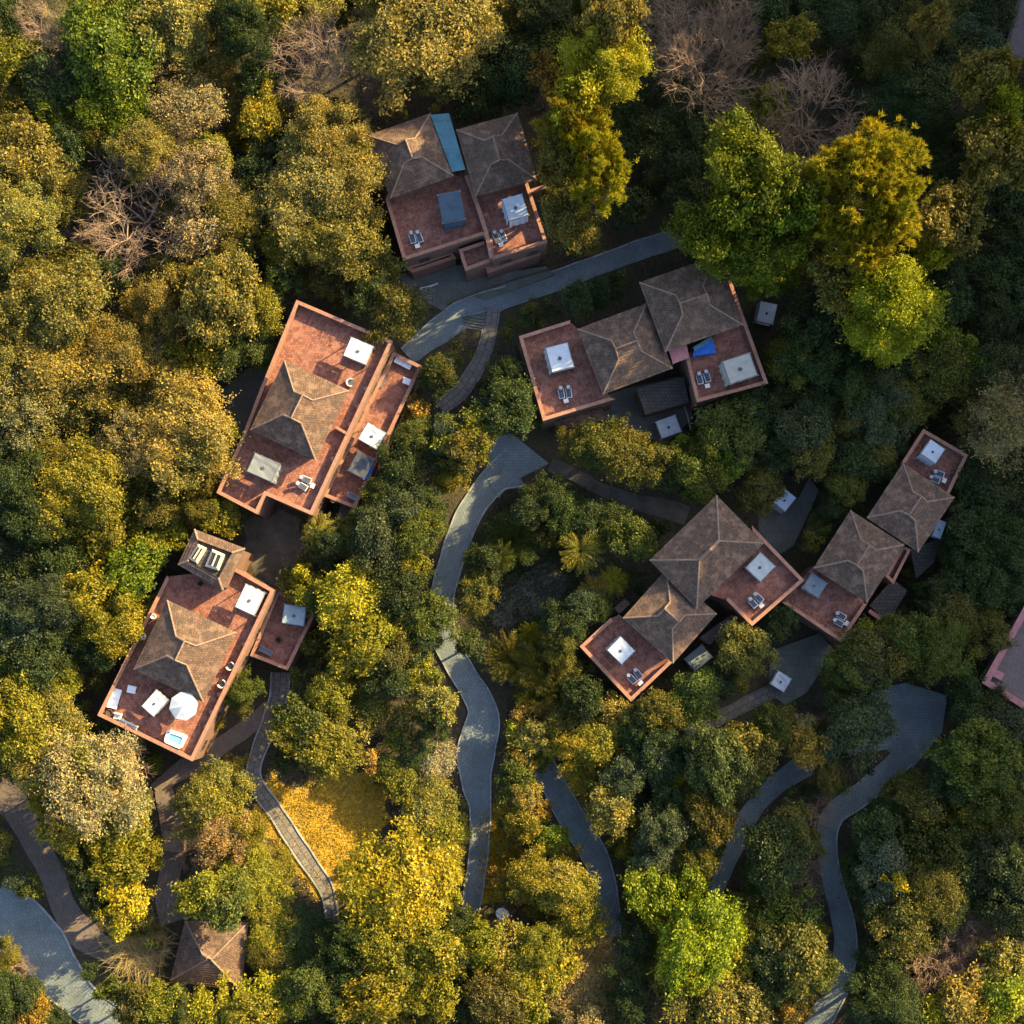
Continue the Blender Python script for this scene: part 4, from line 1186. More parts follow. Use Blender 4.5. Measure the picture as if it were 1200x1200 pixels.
# ------------------------------------------------------------------ plants: leaf-built crowns on tapered trunks
def unit(v):
    return v / np.maximum(np.linalg.norm(v, axis=-1, keepdims=True), 1e-9)
def leaf_quads(pos, nrm, tang, L, Wd, droop=0.0):
    """diamond leaves; arrays (n,3) -> verts (4n,3)"""
    t = unit(tang - nrm * np.sum(tang * nrm, -1, keepdims=True))
    b_ = np.cross(nrm, t)
    L = np.asarray(L).reshape(-1, 1); Wd = np.asarray(Wd).reshape(-1, 1)
    p0 = pos - t * L / 2
    p1 = pos + b_ * Wd / 2 - t * L * 0.08
    p2 = pos + t * L / 2 - nrm * L * droop
    p3 = pos - b_ * Wd / 2 - t * L * 0.08
    return np.stack([p0, p1, p2, p3], 1).reshape(-1, 3)
def quads(nv):
    return np.arange(nv, dtype=np.int32).reshape(-1, 4)
def crown(seed, Rr, zc, rz, nl, nleaf, leaf, per=14, cs=0.22, style='fine'):
    """crown of lobes > clumps > leaves; returns mesh and lobe centres"""
    g = np.random.default_rng(seed)
    k = np.arange(nl)
    zz = 1 - (k + 0.5) / nl * 1.35
    ph = k * 2.39996 + g.uniform(0, 6)
    rr = np.sqrt(np.clip(1 - zz * zz, 0, 1))
    dirs = np.stack([rr * np.cos(ph), rr * np.sin(ph), zz], 1) + g.normal(0, 0.3, (nl, 3))
    lr = Rr * g.uniform(0.16, 0.42, nl)
    reach = g.uniform(0.5, 1.3, nl)[:, None]
    lc = unit(dirs) * (Rr - lr)[:, None] * reach
    lc[:, 2] *= rz / Rr
    lc[0] *= 0.6
    ncl = max(6, nleaf // per)
    w = lr ** 2; li = g.choice(nl, ncl, p=w / w.sum())
    d = unit(g.normal(0, 1, (ncl, 3)) + np.array([0, 0, 0.5]) + unit(lc[li] * np.array([1, 1, Rr / rz])) * 0.7)
    cp = lc[li] + d * (lr[li] * g.uniform(0.55, 1.08, ncl))[:, None] * np.array([1, 1, min(1.0, rz / Rr * 1.15)])
    cv = np.clip(0.5 + 0.2 * (g.uniform(-1, 1, nl)[li]) + g.normal(0, 0.18, ncl), 0, 1)
    stray = g.random(ncl) < 0.14
    cp[stray] *= g.uniform(1.02, 1.28, stray.sum())[:, None]
    n = ncl * per
    ci = np.repeat(np.arange(ncl), per)
    out = unit(cp)[ci]
    if style == 'tuft':
        dv = unit(out * 0.9 + g.normal(0, 0.75, (n, 3)) + np.array([0, 0, 0.45]))
        L = leaf * g.uniform(0.7, 1.25, n)
        pos = cp[ci] + dv * (L * 0.5)[:, None] + g.normal(0, 0.05, (n, 3))
        nr = unit(np.cross(dv, g.normal(0, 1, (n, 3))))
        v = leaf_quads(pos, nr, dv, L, np.full(n, leaf * 0.16))
    else:
        pos = cp[ci] + g.normal(0, cs, (n, 3)) * np.array([1, 1, 0.7])
        nr = unit(out * 0.45 + np.array([0, 0, 0.4]) + g.normal(0, 0.5, (ncl, 3))[ci] + g.normal(0, 0.5, (n, 3)))
        L = leaf * g.uniform(0.65, 1.35, n)
        v = leaf_quads(pos, nr, g.normal(0, 1, (n, 3)), L, L * 0.55, 0.15)
    v = v + np.array([0, 0, zc])
    me = np_mesh('crown', v, quads(len(v)), M['leaf'], False, np.repeat(cv[ci], 4))
    lc = lc + np.array([0, 0, zc])
    return me, lc
def tube_np(P, r, sides=5):
    """tapered tube along points"""
    P = [Vector(p) for p in P]
    V, Fq = [], []
    for i, p in enumerate(P):
        d = (P[min(i + 1, len(P) - 1)] - P[max(i - 1, 0)]).normalized()
        x = d.orthogonal().normalized(); y = d.cross(x)
        for k in range(sides):
            a = 2 * math.pi * k / sides
            V.append(p + (x * math.cos(a) + y * math.sin(a)) * r[i])
    for i in range(len(P) - 1):
        for k in range(sides):
            j = (k + 1) % sides
            Fq.append((i * sides + k, i * sides + j, (i + 1) * sides + j, (i + 1) * sides + k))
    return V, Fq
def join(parts):
    V, Fq = [], []
    for v, f in parts:
        o = len(V); V += [tuple(p) for p in v]; Fq += [tuple(i + o for i in q) for q in f]
    return np.array(V, float), np.array(Fq, np.int32)
def trunk_mesh(seed, lc, zc, Rr, mat, h0=0.0):
    r_ = random.Random(seed)
    rad = 0.05 + 0.05 * Rr
    fork = zc * 0.62
    pts = [(0, 0, -1.0), (r_.uniform(-.1, .1), r_.uniform(-.1, .1), fork * 0.5), (r_.uniform(-.15, .15), r_.uniform(-.15, .15), fork)]
    parts = [tube_np(pts, [rad * 1.4, rad, rad * 0.8], 7)]
    for c in lc[:: max(1, len(lc) // 9)]:
        m_ = Vector(pts[2]) * 0.5 + Vector(c) * 0.5 + Vector((r_.uniform(-.3, .3), r_.uniform(-.3, .3), -0.15 * Rr))
        parts.append(tube_np([pts[2], m_, tuple(c)], [rad * 0.6, rad * 0.35, rad * 0.12], 5))
    v, f = join(parts)
    return np_mesh('trunk', v, f, mat, True)
def bare_mesh(seed, Rr, H):
    r_ = random.Random(seed)
    parts = []
    def grow(p, d, L, rad, depth):
        n_ = 3; P = [p]; q = Vector(p); dd = Vector(d)
        for i in range(n_):
            dd = (dd + Vector((r_.uniform(-.22, .22), r_.uniform(-.22, .22), r_.uniform(-.12, .16)))).normalized()
            q = q + dd * L / n_; P.append(q.copy())
        parts.append(tube_np(P, [rad, rad * 0.85, rad * 0.7, rad * 0.55], 4 if depth < 3 else 3))
        if depth == 0: return
        k = r_.choice((3, 4, 4)) if depth > 1 else r_.choice((4, 5, 6))
        for i in range(k):
            s = P[r_.choice((1, 2, 3, 3))] if i else P[3]
            sp = 0.62
            nd = (dd + Vector((r_.gauss(0, sp), r_.gauss(0, sp), r_.gauss(0.1, 0.35)))).normalized()
            grow(s, nd, L * r_.uniform(0.6, 0.84), rad * 0.55, depth - 1)
    rad = 0.07 + 0.024 * Rr
    top = H * 0.38
    parts.append(tube_np([(0, 0, -1), (0.1, 0, top * 0.6), (0, 0.1, top)], [rad * 1.3, rad * 1.1, rad], 6))
    n0 = 9
    for i in range(n0):
        a = 2 * math.pi * i / n0 + r_.uniform(-.3, .3); e = r_.uniform(0.35, 1.0)
        grow(Vector((0, 0.1, top * r_.uniform(0.8, 1.0))), Vector((math.cos(a) * math.cos(e), math.sin(a) * math.cos(e), math.sin(e))), Rr * 0.47, rad * 0.62, 4)
    v, f = join(parts)
    h = np.max(np.hypot(v[:, 0], v[:, 1])); v[:, :2] *= Rr / np.percentile(np.hypot(v[:, 0], v[:, 1]), 97)
    return np_mesh('trunk', v, f, M['deadwood'], True)
def fronds_mesh(seed, Rr, H, nf, leafw=0.06, arch=0.9, up=0.9):
    """palm or fern: fronds of paired leaflets arching from the top of a stem"""
    g = np.random.default_rng(seed); V = []; cl = []
    for k in range(nf):
        a = k * 2.39996 + g.uniform(-.2, .2); L = Rr * g.uniform(0.8, 1.1); e = g.uniform(0.15, up)
        d = np.array([math.cos(a), math.sin(a), 0.0]); side = np.array([-d[1], d[0], 0])
        m_ = 16; c0 = g.uniform(0, 1)
        for i in range(1, m_):
            s = i / m_
            p = np.array([0, 0, H]) + d * L * s * math.cos(e * (1 - s)) + np.array([0, 0, L * (math.sin(e) * s - arch * 0.55 * s * s)])
            for sg in (-1, 1):
                ll = 0.28 * Rr * (0.35 + math.sin(math.pi * min(1, s * 0.95 + .05))) * 0.55 * g.uniform(.8, 1.2)
                dv = unit(d * 0.75 + side * sg * 0.8 + np.array([0, 0, g.uniform(-.35, .15)]))
                n_ = unit(np.cross(dv, side * sg + d * 0.2)); n_ = n_ if n_[2] > 0 else -n_
                V.append(leaf_quads((p + dv * ll / 2)[None], n_[None], dv[None], [ll], [leafw * (0.8 + 0.4 * Rr / 2)], 0.1)); cl += [c0] * 4
    v = np.concatenate(V)
    return np_mesh('crown', v, quads(len(v)), M['leaf'], False, np.array(cl))
def reed_mesh(seed, Rr, H, nb=700):
    """clump of long thin arching blades"""
    g = np.random.default_rng(seed); V = []; cl = []
    for k in range(nb):
        a = g.uniform(0, 6.283); b0 = np.array([g.normal(0, Rr * 0.36), g.normal(0, Rr * 0.36), 0]); c0 = g.uniform(0, 1)
        d = np.array([math.cos(a), math.sin(a), 0]); sd_ = np.array([-d[1], d[0], 0])
        L = g.uniform(0.5, 1.0); w = g.uniform(0.012, 0.035); a += g.normal(0, 0.5)
        P = [b0 + d * Rr * L * s ** 1.6 + np.array([0, 0, H * L * (1.55 * s - 0.75 * s * s)]) for s in (0, 0.3, 0.55, 0.8, 1.0)]
        W_ = [w, w, w * 0.9, w * 0.6, 0.004]
        for i in range(4):
            V += [P[i] - sd_ * W_[i], P[i] + sd_ * W_[i], P[i + 1] + sd_ * W_[i + 1], P[i + 1] - sd_ * W_[i + 1]]; cl += [c0] * 4
    v = np.array(V)
    return np_mesh('blades', v, quads(len(v)), M['leaf'], False, np.array(cl))

VAR = {}
def variants():
    s = 100
    for size, Rr, zc, rz, nl, nleaf in (('s', 1.5, 3.0, 1.25, 9, 2600), ('m', 2.9, 6.6, 1.9, 20, 8500), ('l', 5.0, 10.0, 2.9, 38, 22000)):
        for style, leaf, per, cs, f in (('fine', 0.21, 10, 0.19, 1.45), ('coarse', 0.31, 8, 0.22, 0.8), ('tuft', 0.42, 30, 0.1, 1.35), ('dry', 0.23, 9, 0.22, 0.55)):
            out = []
            for i in range({'fine': 5, 'coarse': 5, 'tuft': 2, 'dry': 3}[style]):
                s += 1
                me, lc = crown(s, Rr, zc, rz, nl, int(nleaf * f), leaf * {'s': 0.85, 'm': 1.0, 'l': 1.12}[size], per, cs * {'s': 0.75, 'm': 1, 'l': 1.2}[size], style)
                out.append((me, bare_mesh(s, Rr * 0.97, zc + rz * 0.75) if style == 'dry' else trunk_mesh(s, lc, zc, Rr, M['bark']), Rr, zc + rz * 0.8))
            VAR[(style, size)] = out
    VAR['bare'] = [(bare_mesh(300 + i, 5.0, 9.0), 5.0, 9.0) for i in range(4)]
    st, f = join([tube_np([(0, 0, -1), (0.05, 0, 2), (0, 0, 3.6)], [0.16, 0.13, 0.1], 7)])
    pst = np_mesh('trunk', st, f, M['bark'], True)
    VAR['palm'] = [(fronds_mesh(400 + i, 2.6, 3.6, 30, 0.07), pst, 2.6, 4.4) for i in range(2)]
    st, f = join([tube_np([(0, 0, -0.5), (0.02, 0, 0.5), (0, 0, 0.9)], [0.1, 0.09, 0.07], 6)])
    fst = np_mesh('trunk', st, f, M['bark'], True)
    VAR['fern'] = [(fronds_mesh(420 + i, 2.6, 0.9, 54, 0.05, 0.75, 1.25), fst, 2.6, 2.2) for i in range(2)]
    VAR['reed'] = [(reed_mesh(440 + i, 2.5, 2.6), 2.5, 2.6) for i in range(2)]
variants()
COLS = dict(g=(0.24, 0.205, 0.046), t=(0.29, 0.232, 0.10), y=(0.225, 0.205, 0.022), v=(0.15, 0.19, 0.016), l=(0.25, 0.29, 0.018), d=(0.052, 0.075, 0.022),
            b=(0.075, 0.098, 0.046), o=(0.29, 0.19, 0.035), k=(0.13, 0.12, 0.024), m=(0.10, 0.12, 0.022), Y=(0.31, 0.285, 0.022), w=(0.25, 0.185, 0.09))
CNAME = dict(g='golden olive', t='tan', y='yellow green', v='bright green', l='lime green', d='dark green', b='blue green', o='orange', k='olive', m='mid green', Y='golden yellow', w='straw brown')
TREES = []      # plants that stand as objects
SPECS = []      # everything surveyed or filled in: px, r (px), colour, kind, height
def spec(px, r, c, kind='fine', H=None):
    if c == 't' and kind != 'bare': kind = 'dry'
    SPECS.append([px, r, c, kind, H])
def height(px, r, H):
    if H is None:
        H = min(2.0 + 2.4 * r if r > 1.9 else 1.6 + 2.2 * r, 14.0)
        if px[0] > 640 and px[1] < 860: H = min(H, 9.0)
        if 280 < px[0] < 400 and 1000 < px[1] < 1145: H = min(H, 4.0)
        if 430 < px[0] < 580 and 860 < px[1] < 1015: H = min(H, 4.0)
        if 395 < px[0] < 510 and 790 < px[1] < 880: H = min(H, 5.0)
        if px[0] < 330 and px[1] < 600: H += random.uniform(-1, 2.0)
    return H
def pose(s):
    px, r_px, c, kind, H = s
    r = r_px * 0.0998; H = height(px, r, H)
    if kind in ('fine', 'coarse', 'dry'): r *= 1.1
    q = ground(px, H * 0.68)
    jit = np.array([random.gauss(1, 0.12)] * 3) * np.array([random.gauss(0.99, 0.055), 1, random.gauss(1, 0.1)])
    return r, H, q[0], q[1], th(q[0], q[1]), tuple(np.clip(np.array(COLS[c]) * jit, 0.005, 0.9))
def plant(s, nm=None):
    px, r_px, c, kind, H = s
    r, H, x, y, z, c3 = pose(s)
    if kind == 'reed': c3 = tuple(min(0.9, q_ * 1.6) for q_ in c3)
    def put(name, me, parent):
        o = add_obj(name, me, parent); o.color = (*c3, 1); return o
    if kind == 'bare':
        me, R0, H0 = random.choice(VAR['bare']); nm = 'bare_tree'
        o = put(nm, me, None); sc = (r / R0, r / R0, H / H0)
    elif kind == 'reed':
        me, R0, H0 = random.choice(VAR['reed']); nm = 'reed_clump'
        o = put(nm, me, None); sc = (r / R0, r / R0, max(0.6, H / H0))
    else:
        if kind in ('palm', 'fern'):
            me, tr, R0, H0 = random.choice(VAR[kind]); nm = 'palm_tree' if kind == 'palm' else 'fern_palm'
        else:
            size = 's' if r < 1.95 else ('m' if r < 3.9 else 'l')
            me, tr, R0, H0 = random.choice(VAR[(kind, size)])
            if kind == 'tuft': nm = 'pine_tree'
        o = bpy.data.objects.new(nm, None); C.objects.link(o); o.empty_display_size = 0.3
        put('crown', me, o); put('trunk', tr, o)
        sc = (r / R0 * random.uniform(0.8, 1.2), r / R0 * random.uniform(0.8, 1.2), H / H0)
    o.location = (x, y, z); o.rotation_euler = (0, 0, random.uniform(0, 6.283)); o.scale = sc
    TREES.append(dict(px=px, r=r_px, c=c, kind=nm, o=o, x=x, y=y, H=H))
def tile(ox, oy, text, k=3.0):
    for line in text.strip().split(';'):
        w = line.split()
        if len(w) < 4: continue
        spec((ox + float(w[0]) / k, oy + float(w[1]) / k), float(w[2]) / k, w[3], {'T': 'tuft', 'C': 'coarse', 'P': 'palm', 'F': 'fern', 'B': 'bare', 'R': 'reed', 'f': 'fine'}[w[4] if len(w) > 4 else 'f'], float(w[5]) if len(w) > 5 else None)
tile(0, 0, '''180 110 140 w B 12; 50 230 100 y C; 60 350 70 k; 400 190 135 v C 12; 420 390 110 v C 10; 340 330 70 v C; 600 90 130 g C; 480 50 90 y C; 860 130 120 d; 950 30 90 y C; 1110 30 90 g;
1090 230 180 w B 13; 660 390 120 t C 11; 760 260 80 g C; 920 430 85 y C; 1130 500 130 g; 1080 700 150 g f 12; 100 580 120 g C; 520 540 110 g; 430 520 80 g; 480 740 250 w B 13; 720 640 115 t C; 80 800 130 g; 250 860 70 w B 5;
820 780 110 g; 760 560 80 y; 1010 880 90 y; 1120 850 110 g; 930 640 85 d; 790 1060 130 g C; 200 1090 150 g; 560 1080 110 g; 850 930 70 d; 60 1000 90 k; 930 1100 85 y; 1000 1000 80 d; 210 300 100 d; 280 950 90 k; 400 1000 80 d; 640 980 80 k; 330 480 70 k; 700 840 90 t; 620 760 70 g; 30 480 80 k; 20 60 80 d''')
tile(400, 0, '''310 130 215 g f 15; 420 90 120 g f 14; 340 310 90 g C 11; 200 60 120 g f 13; 60 480 130 g f 12; 40 640 130 g f 12; 130 560 80 y C 10; 30 850 110 g C; 60 260 110 w B 9; 120 350 80 w B 8; 700 60 110 d; 710 160 90 m C; 600 250 100 d; 930 270 130 Y f 21; 950 130 95 g C 25; 890 80 70 g C 20;
720 290 60 o C 12; 830 400 100 Y C 20; 800 470 95 y T 20; 880 580 105 Y T 20; 900 690 90 Y T 19; 760 590 70 k f 17; 820 800 90 k f 15; 850 870 70 k; 1100 300 110 b; 1150 120 150 w B 10; 1080 660 90 b F 4; 1100 500 100 d; 1180 820 80 d; 1010 740 90 d; 830 20 45 y C; 480 370 80 d; 580 370 80 d; 230 1110 100 k; 100 1050 80 d; 640 1120 70 m; 720 1080 60 d; 820 1020 70 d; 560 1160 60 m; 700 1160 60 d; 930 1010 60 d; 990 60 80 d; 530 40 90 k; 1020 420 70 d; 120 960 70 k C; 1150 980 60 d; 560 30 60 d; 1180 430 110 d; 1170 560 90 d''')
tile(800, 0, '''80 250 185 w B 18; 450 400 195 w B 18; 310 520 120 w B 17; 160 110 130 w B 16; 300 380 95 y f 10; 370 170 65 y C 11; 220 630 135 v C 22; 180 740 90 v C 21; 100 840 110 v C 18; 260 880 115 v C 18; 380 780 90 v C 20; 270 990 60 v C 9; 350 960 70 v C; 620 690 190 Y T 24; 540 640 90 Y T 23; 700 760 100 Y T 23; 590 880 120 Y T 21; 540 1010 80 g C 14; 720 1100 140 l f 20; 660 1040 80 l f 19;
690 550 95 y C 14; 760 600 50 y C 12; 890 790 95 g C 17; 950 750 80 g C 17; 880 880 80 Y C 14; 900 930 110 d; 1030 830 60 k; 1080 560 95 g C 19; 1100 510 60 Y C 19; 1040 620 70 g C 17; 1010 320 75 g C 19; 1080 290 60 g C 19; 1090 390 65 l C 18; 720 200 125 m; 700 390 110 d; 560 60 120 d; 660 60 90 d; 850 120 55 g C 17; 800 80 70 k; 1050 180 100 b; 950 180 90 m; 1120 1000 100 d; 1080 1100 90 d; 440 1120 90 d; 520 1170 70 d; 50 480 90 d; 130 560 80 d; 300 40 90 d; 960 640 90 d; 1000 480 90 d; 850 480 110 d; 860 620 90 d; 930 1080 90 d; 850 330 100 d; 1150 700 100 d; 1150 850 90 d; 30 720 90 d; 60 620 80 d; 440 60 80 d; 1130 60 80 d; 950 30 80 k; 1170 420 70 m; 20 880 60 d; 800 720 70 d; 1000 700 80 d''')
tile(0, 400, '''200 90 170 g f 12; 60 60 110 g; 420 60 110 g; 560 40 90 t; 700 70 90 y C; 690 310 155 g f 13; 640 420 100 g f 11; 760 380 90 y f 11; 490 370 110 t C; 90 250 120 t; 260 240 100 g; 380 220 90 g; 620 150 90 g; 530 220 90 g; 300 530 140 y f 12; 380 640 95 y C; 230 620 70 y C; 640 600 65 o C; 720 510 55 o C; 600 680 60 y C; 780 600 60 y C; 120 600 120 d; 60 480 110 d; 220 740 90 d; 470 820 95 v C 9; 300 900 100 y C; 270 830 60 g C; 420 1000 100 y f; 330 990 70 y C; 470 960 60 y C; 180 930 110 b; 60 760 90 d; 130 1020 90 b; 150 1120 100 d; 60 900 90 b; 230 1170 60 y; 400 330 80 d; 270 420 80 w B 10; 180 360 80 k; 560 570 85 k; 470 520 80 m; 510 720 70 y C; 40 350 80 d; 330 760 60 k; 1090 660 95 y P 7; 1150 640 60 g P 6; 1020 800 75 Y C 8; 1060 860 75 k C 6; 1080 880 60 y C; 1160 720 70 d; 1140 900 60 m; 860 610 40 d; 700 600 60 k; 340 1090 70 d; 30 1020 70 d; 20 1140 80 m; 560 490 70 k; 850 250 50 d; 880 60 80 d; 800 90 70 d; 890 20 70 m''')
tile(400, 400, '''470 420 95 k C 9; 450 350 75 y C 9; 430 500 60 y C; 330 250 90 d; 230 330 70 m; 200 420 70 d; 240 470 65 k C; 220 600 80 b; 300 570 70 d; 130 700 90 b; 300 690 85 m; 250 790 60 y C; 180 800 60 d; 200 890 90 d; 110 810 60 d; 40 900 110 Y C 9; 110 970 90 Y C; 70 1080 95 y C; 50 1180 80 y; 190 1080 80 k; 320 990 75 m; 260 1060 70 d; 260 980 60 d; 280 1160 65 y C; 180 1170 70 d; 600 700 105 m F 5; 640 640 60 m F 3; 560 760 60 m F; 840 740 90 y P 7; 870 700 60 k P 5; 1040 660 85 m C; 960 700 60 k; 880 880 55 o P 5; 830 920 70 b; 960 850 65 Y P 4; 930 940 60 d; 660 1000 45 Y F 4; 590 1110 100 k F 6; 720 1130 110 k F 6; 640 1150 70 y F 5; 900 370 110 k; 1000 400 100 k; 1060 460 80 m; 820 330 60 k; 870 450 70 d; 1160 390 70 m; 580 230 90 d; 640 200 70 d; 560 100 60 d; 500 310 60 d; 370 310 70 b; 340 160 80 d; 420 200 70 d; 330 90 70 k; 280 240 45 o C; 1100 380 60 m; 1180 400 60 v C; 1160 500 70 d; 560 520 60 d; 640 560 70 d; 720 530 70 d; 780 600 60 d; 480 640 55 d; 470 780 60 d; 450 880 60 d; 500 920 60 k; 580 960 50 k; 730 960 60 d; 700 880 45 d; 800 1000 70 d; 780 1080 70 k; 450 1060 50 d; 860 620 60 d; 960 600 60 d; 620 190 60 m; 450 60 60 k; 60 620 70 d; 110 520 60 m; 40 680 60 k; 370 400 60 d; 150 580 50 d; 350 640 60 d; 230 1000 50 o C; 110 880 50 o C; 330 830 60 d''')
tile(800, 400, '''700 20 80 l f 12; 450 60 90 d; 380 40 70 k; 350 90 80 m; 590 170 90 d; 400 320 90 b; 440 290 80 b; 470 220 70 d; 560 290 70 k; 680 250 110 b; 770 220 80 m; 730 180 60 d; 900 100 100 m; 950 50 100 v C; 1040 90 90 d; 1130 290 150 t f 15; 1060 300 90 k; 1060 520 100 d; 980 640 90 d; 1100 680 90 d; 450 430 80 k; 600 420 80 d; 560 520 70 m; 60 470 90 m; 150 330 100 m; 240 260 80 d; 120 430 70 v C; 40 400 60 m; 400 690 80 k f 7; 430 640 60 m; 290 540 65 k f 6; 230 600 50 k; 230 1050 100 k; 180 1120 70 k; 300 960 60 d; 430 1110 70 d; 520 1090 55 y C; 560 1140 80 m; 680 1100 95 k; 660 1040 70 y C; 800 1050 90 m; 900 1080 110 m; 930 950 100 k; 880 860 80 d; 1050 850 90 d; 1050 1030 80 k; 730 950 80 k; 780 880 70 d; 1100 760 100 d; 1170 560 80 d; 1000 560 70 d; 340 200 60 d; 300 330 60 d; 520 400 60 d; 660 380 70 k; 600 560 50 d; 700 460 60 d; 740 350 60 d; 1150 120 90 b; 1160 60 70 d; 1180 420 80 d; 850 170 70 d; 620 60 70 d; 780 90 70 d; 90 360 60 k; 200 410 60 d; 30 300 40 d; 480 560 60 d; 640 1180 80 d; 960 780 70 d; 740 800 50 k; 1130 880 70 d; 820 760 50 d; 480 1160 60 m; 1000 910 60 m; 60 1140 60 k; 140 1190 60 b; 300 1110 50 k; 360 1150 45 d; 210 1000 50 k''')
tile(0, 800, '''170 200 120 g C 9; 90 110 110 y C; 40 210 80 k; 210 100 80 g; 370 350 150 t C 11; 320 290 90 g C 10; 290 460 95 t C; 420 290 80 t C 10; 220 520 80 y C; 410 480 90 y C; 520 450 70 y C; 420 640 85 y C; 380 560 70 y C; 560 600 75 y C; 450 770 80 Y C; 390 770 50 o C; 330 770 60 d; 340 650 70 d; 250 640 60 d; 100 760 95 m C; 60 720 60 b; 130 840 50 m; 150 450 60 y C; 160 360 60 y C; 680 370 85 g; 760 420 80 y; 830 360 70 g; 700 460 75 g; 780 520 80 w; 690 600 90 w B 4; 730 660 70 w B 4; 860 680 120 y C 5; 940 720 90 y C; 800 760 80 m C; 700 740 80 y C; 900 590 85 g; 980 640 75 y; 860 500 70 y; 920 480 55 g; 1110 200 115 y C 8; 1060 140 80 m C; 1160 270 80 y C; 1170 330 60 m; 850 60 75 m; 880 130 50 k; 790 190 50 y; 820 250 55 y; 740 330 60 g; 370 1060 105 m C 6; 310 990 80 d; 450 1120 90 k C; 290 1080 60 d; 570 1110 65 y C; 640 1140 60 d; 800 1120 95 Y C 7; 940 1110 90 Y C 7; 880 1160 80 y C; 470 950 95 w R 4; 530 930 60 w R 3; 520 1020 45 y C; 1000 1010 70 k; 900 880 60 y; 890 960 55 k; 1060 890 90 d; 1000 860 60 y C; 1150 910 70 d; 1120 1000 80 d; 1080 1080 80 m; 1180 1080 70 d; 60 920 80 k; 30 1010 80 w B 5; 30 1100 70 d; 130 1170 60 o C; 70 1170 50 o C; 230 1170 60 d; 120 1090 60 d; 20 560 50 k; 10 620 50 d; 480 180 60 y C; 430 220 50 v C; 40 330 50 m; 350 170 50 d; 1170 130 60 k; 500 850 45 k; 330 720 50 d; 560 880 40 d; 230 700 40 k; 470 60 40 d; 930 820 60 y C; 10 500 40 k; 980 940 55 y C''')
tile(400, 800, '''220 120 50 g C; 100 60 90 m; 340 70 70 g C; 60 180 50 g C; 200 200 50 y C; 120 130 50 k; 330 150 60 d; 110 280 40 o C; 180 370 75 y C; 300 460 90 g C; 350 280 70 t C; 420 520 75 y C; 400 620 75 y; 330 390 60 g C; 270 330 50 k; 160 290 50 m; 170 680 150 Y C 9; 60 650 90 Y C; 90 760 90 y C 8; 300 740 90 Y C 7; 400 700 60 Y C; 210 1000 150 y C 9; 130 920 90 y; 330 930 100 y C; 120 1100 100 y C; 310 1080 90 y C; 30 900 80 d; 30 1130 70 d; 40 1000 70 d; 400 960 75 d; 500 900 80 y C; 590 900 80 g C; 590 1010 100 y C 8; 500 980 60 y; 680 920 80 y; 740 960 90 y C 7; 540 1110 90 k; 640 1110 80 y C; 430 1100 60 d; 460 1160 60 d; 400 860 60 d; 870 950 105 w R 5; 840 1090 110 t R 5; 900 1060 80 w R 4; 780 1150 80 g R 4; 480 800 55 y C; 560 700 50 o C; 620 760 55 o C; 540 760 50 y; 590 650 40 y F 3; 640 490 60 y C; 630 550 45 k; 750 530 55 v C; 820 590 50 y; 700 460 40 o C; 680 190 60 g C 6; 590 170 50 Y C; 650 130 50 o C; 630 275 50 o C 6; 600 340 60 m C; 690 270 40 v C; 690 380 60 g C; 560 260 50 k; 850 320 70 y F 5; 800 350 60 y P 5; 840 390 70 o F 5; 910 470 80 g C; 910 400 50 k; 900 680 60 w; 840 730 80 y; 760 700 75 g; 830 800 70 y C; 900 840 60 y C; 680 680 70 y; 720 620 50 Y; 1080 720 90 v C; 1010 520 80 y F 6; 1040 600 65 v F 5; 1120 800 75 o F 6; 1150 900 60 y C; 1080 970 75 Y P 6; 1150 1020 60 y C; 1100 260 75 b; 1000 330 75 b; 1130 500 90 b; 1150 400 70 d; 900 210 85 y C 7; 950 110 65 g C 7; 870 150 50 o C; 810 220 65 y; 760 50 110 k F 6; 680 40 80 k F 5; 850 50 80 d; 1150 200 80 d; 1080 60 90 k; 1040 150 70 d; 770 150 60 k; 1100 600 70 b; 1160 660 60 d; 1020 900 60 d; 1000 1010 70 d; 1010 1120 70 d; 1140 1150 70 w R 3; 1180 1070 60 d; 520 480 40 d; 550 560 40 k; 940 600 40 d; 980 700 50 d; 970 800 55 d; 530 330 40 d; 260 230 60 d; 60 360 40 k; 250 560 50 k; 260 640 50 d; 460 1020 50 k; 1000 420 55 d; 930 300 50 k; 420 420 50 k; 390 30 40 d''')
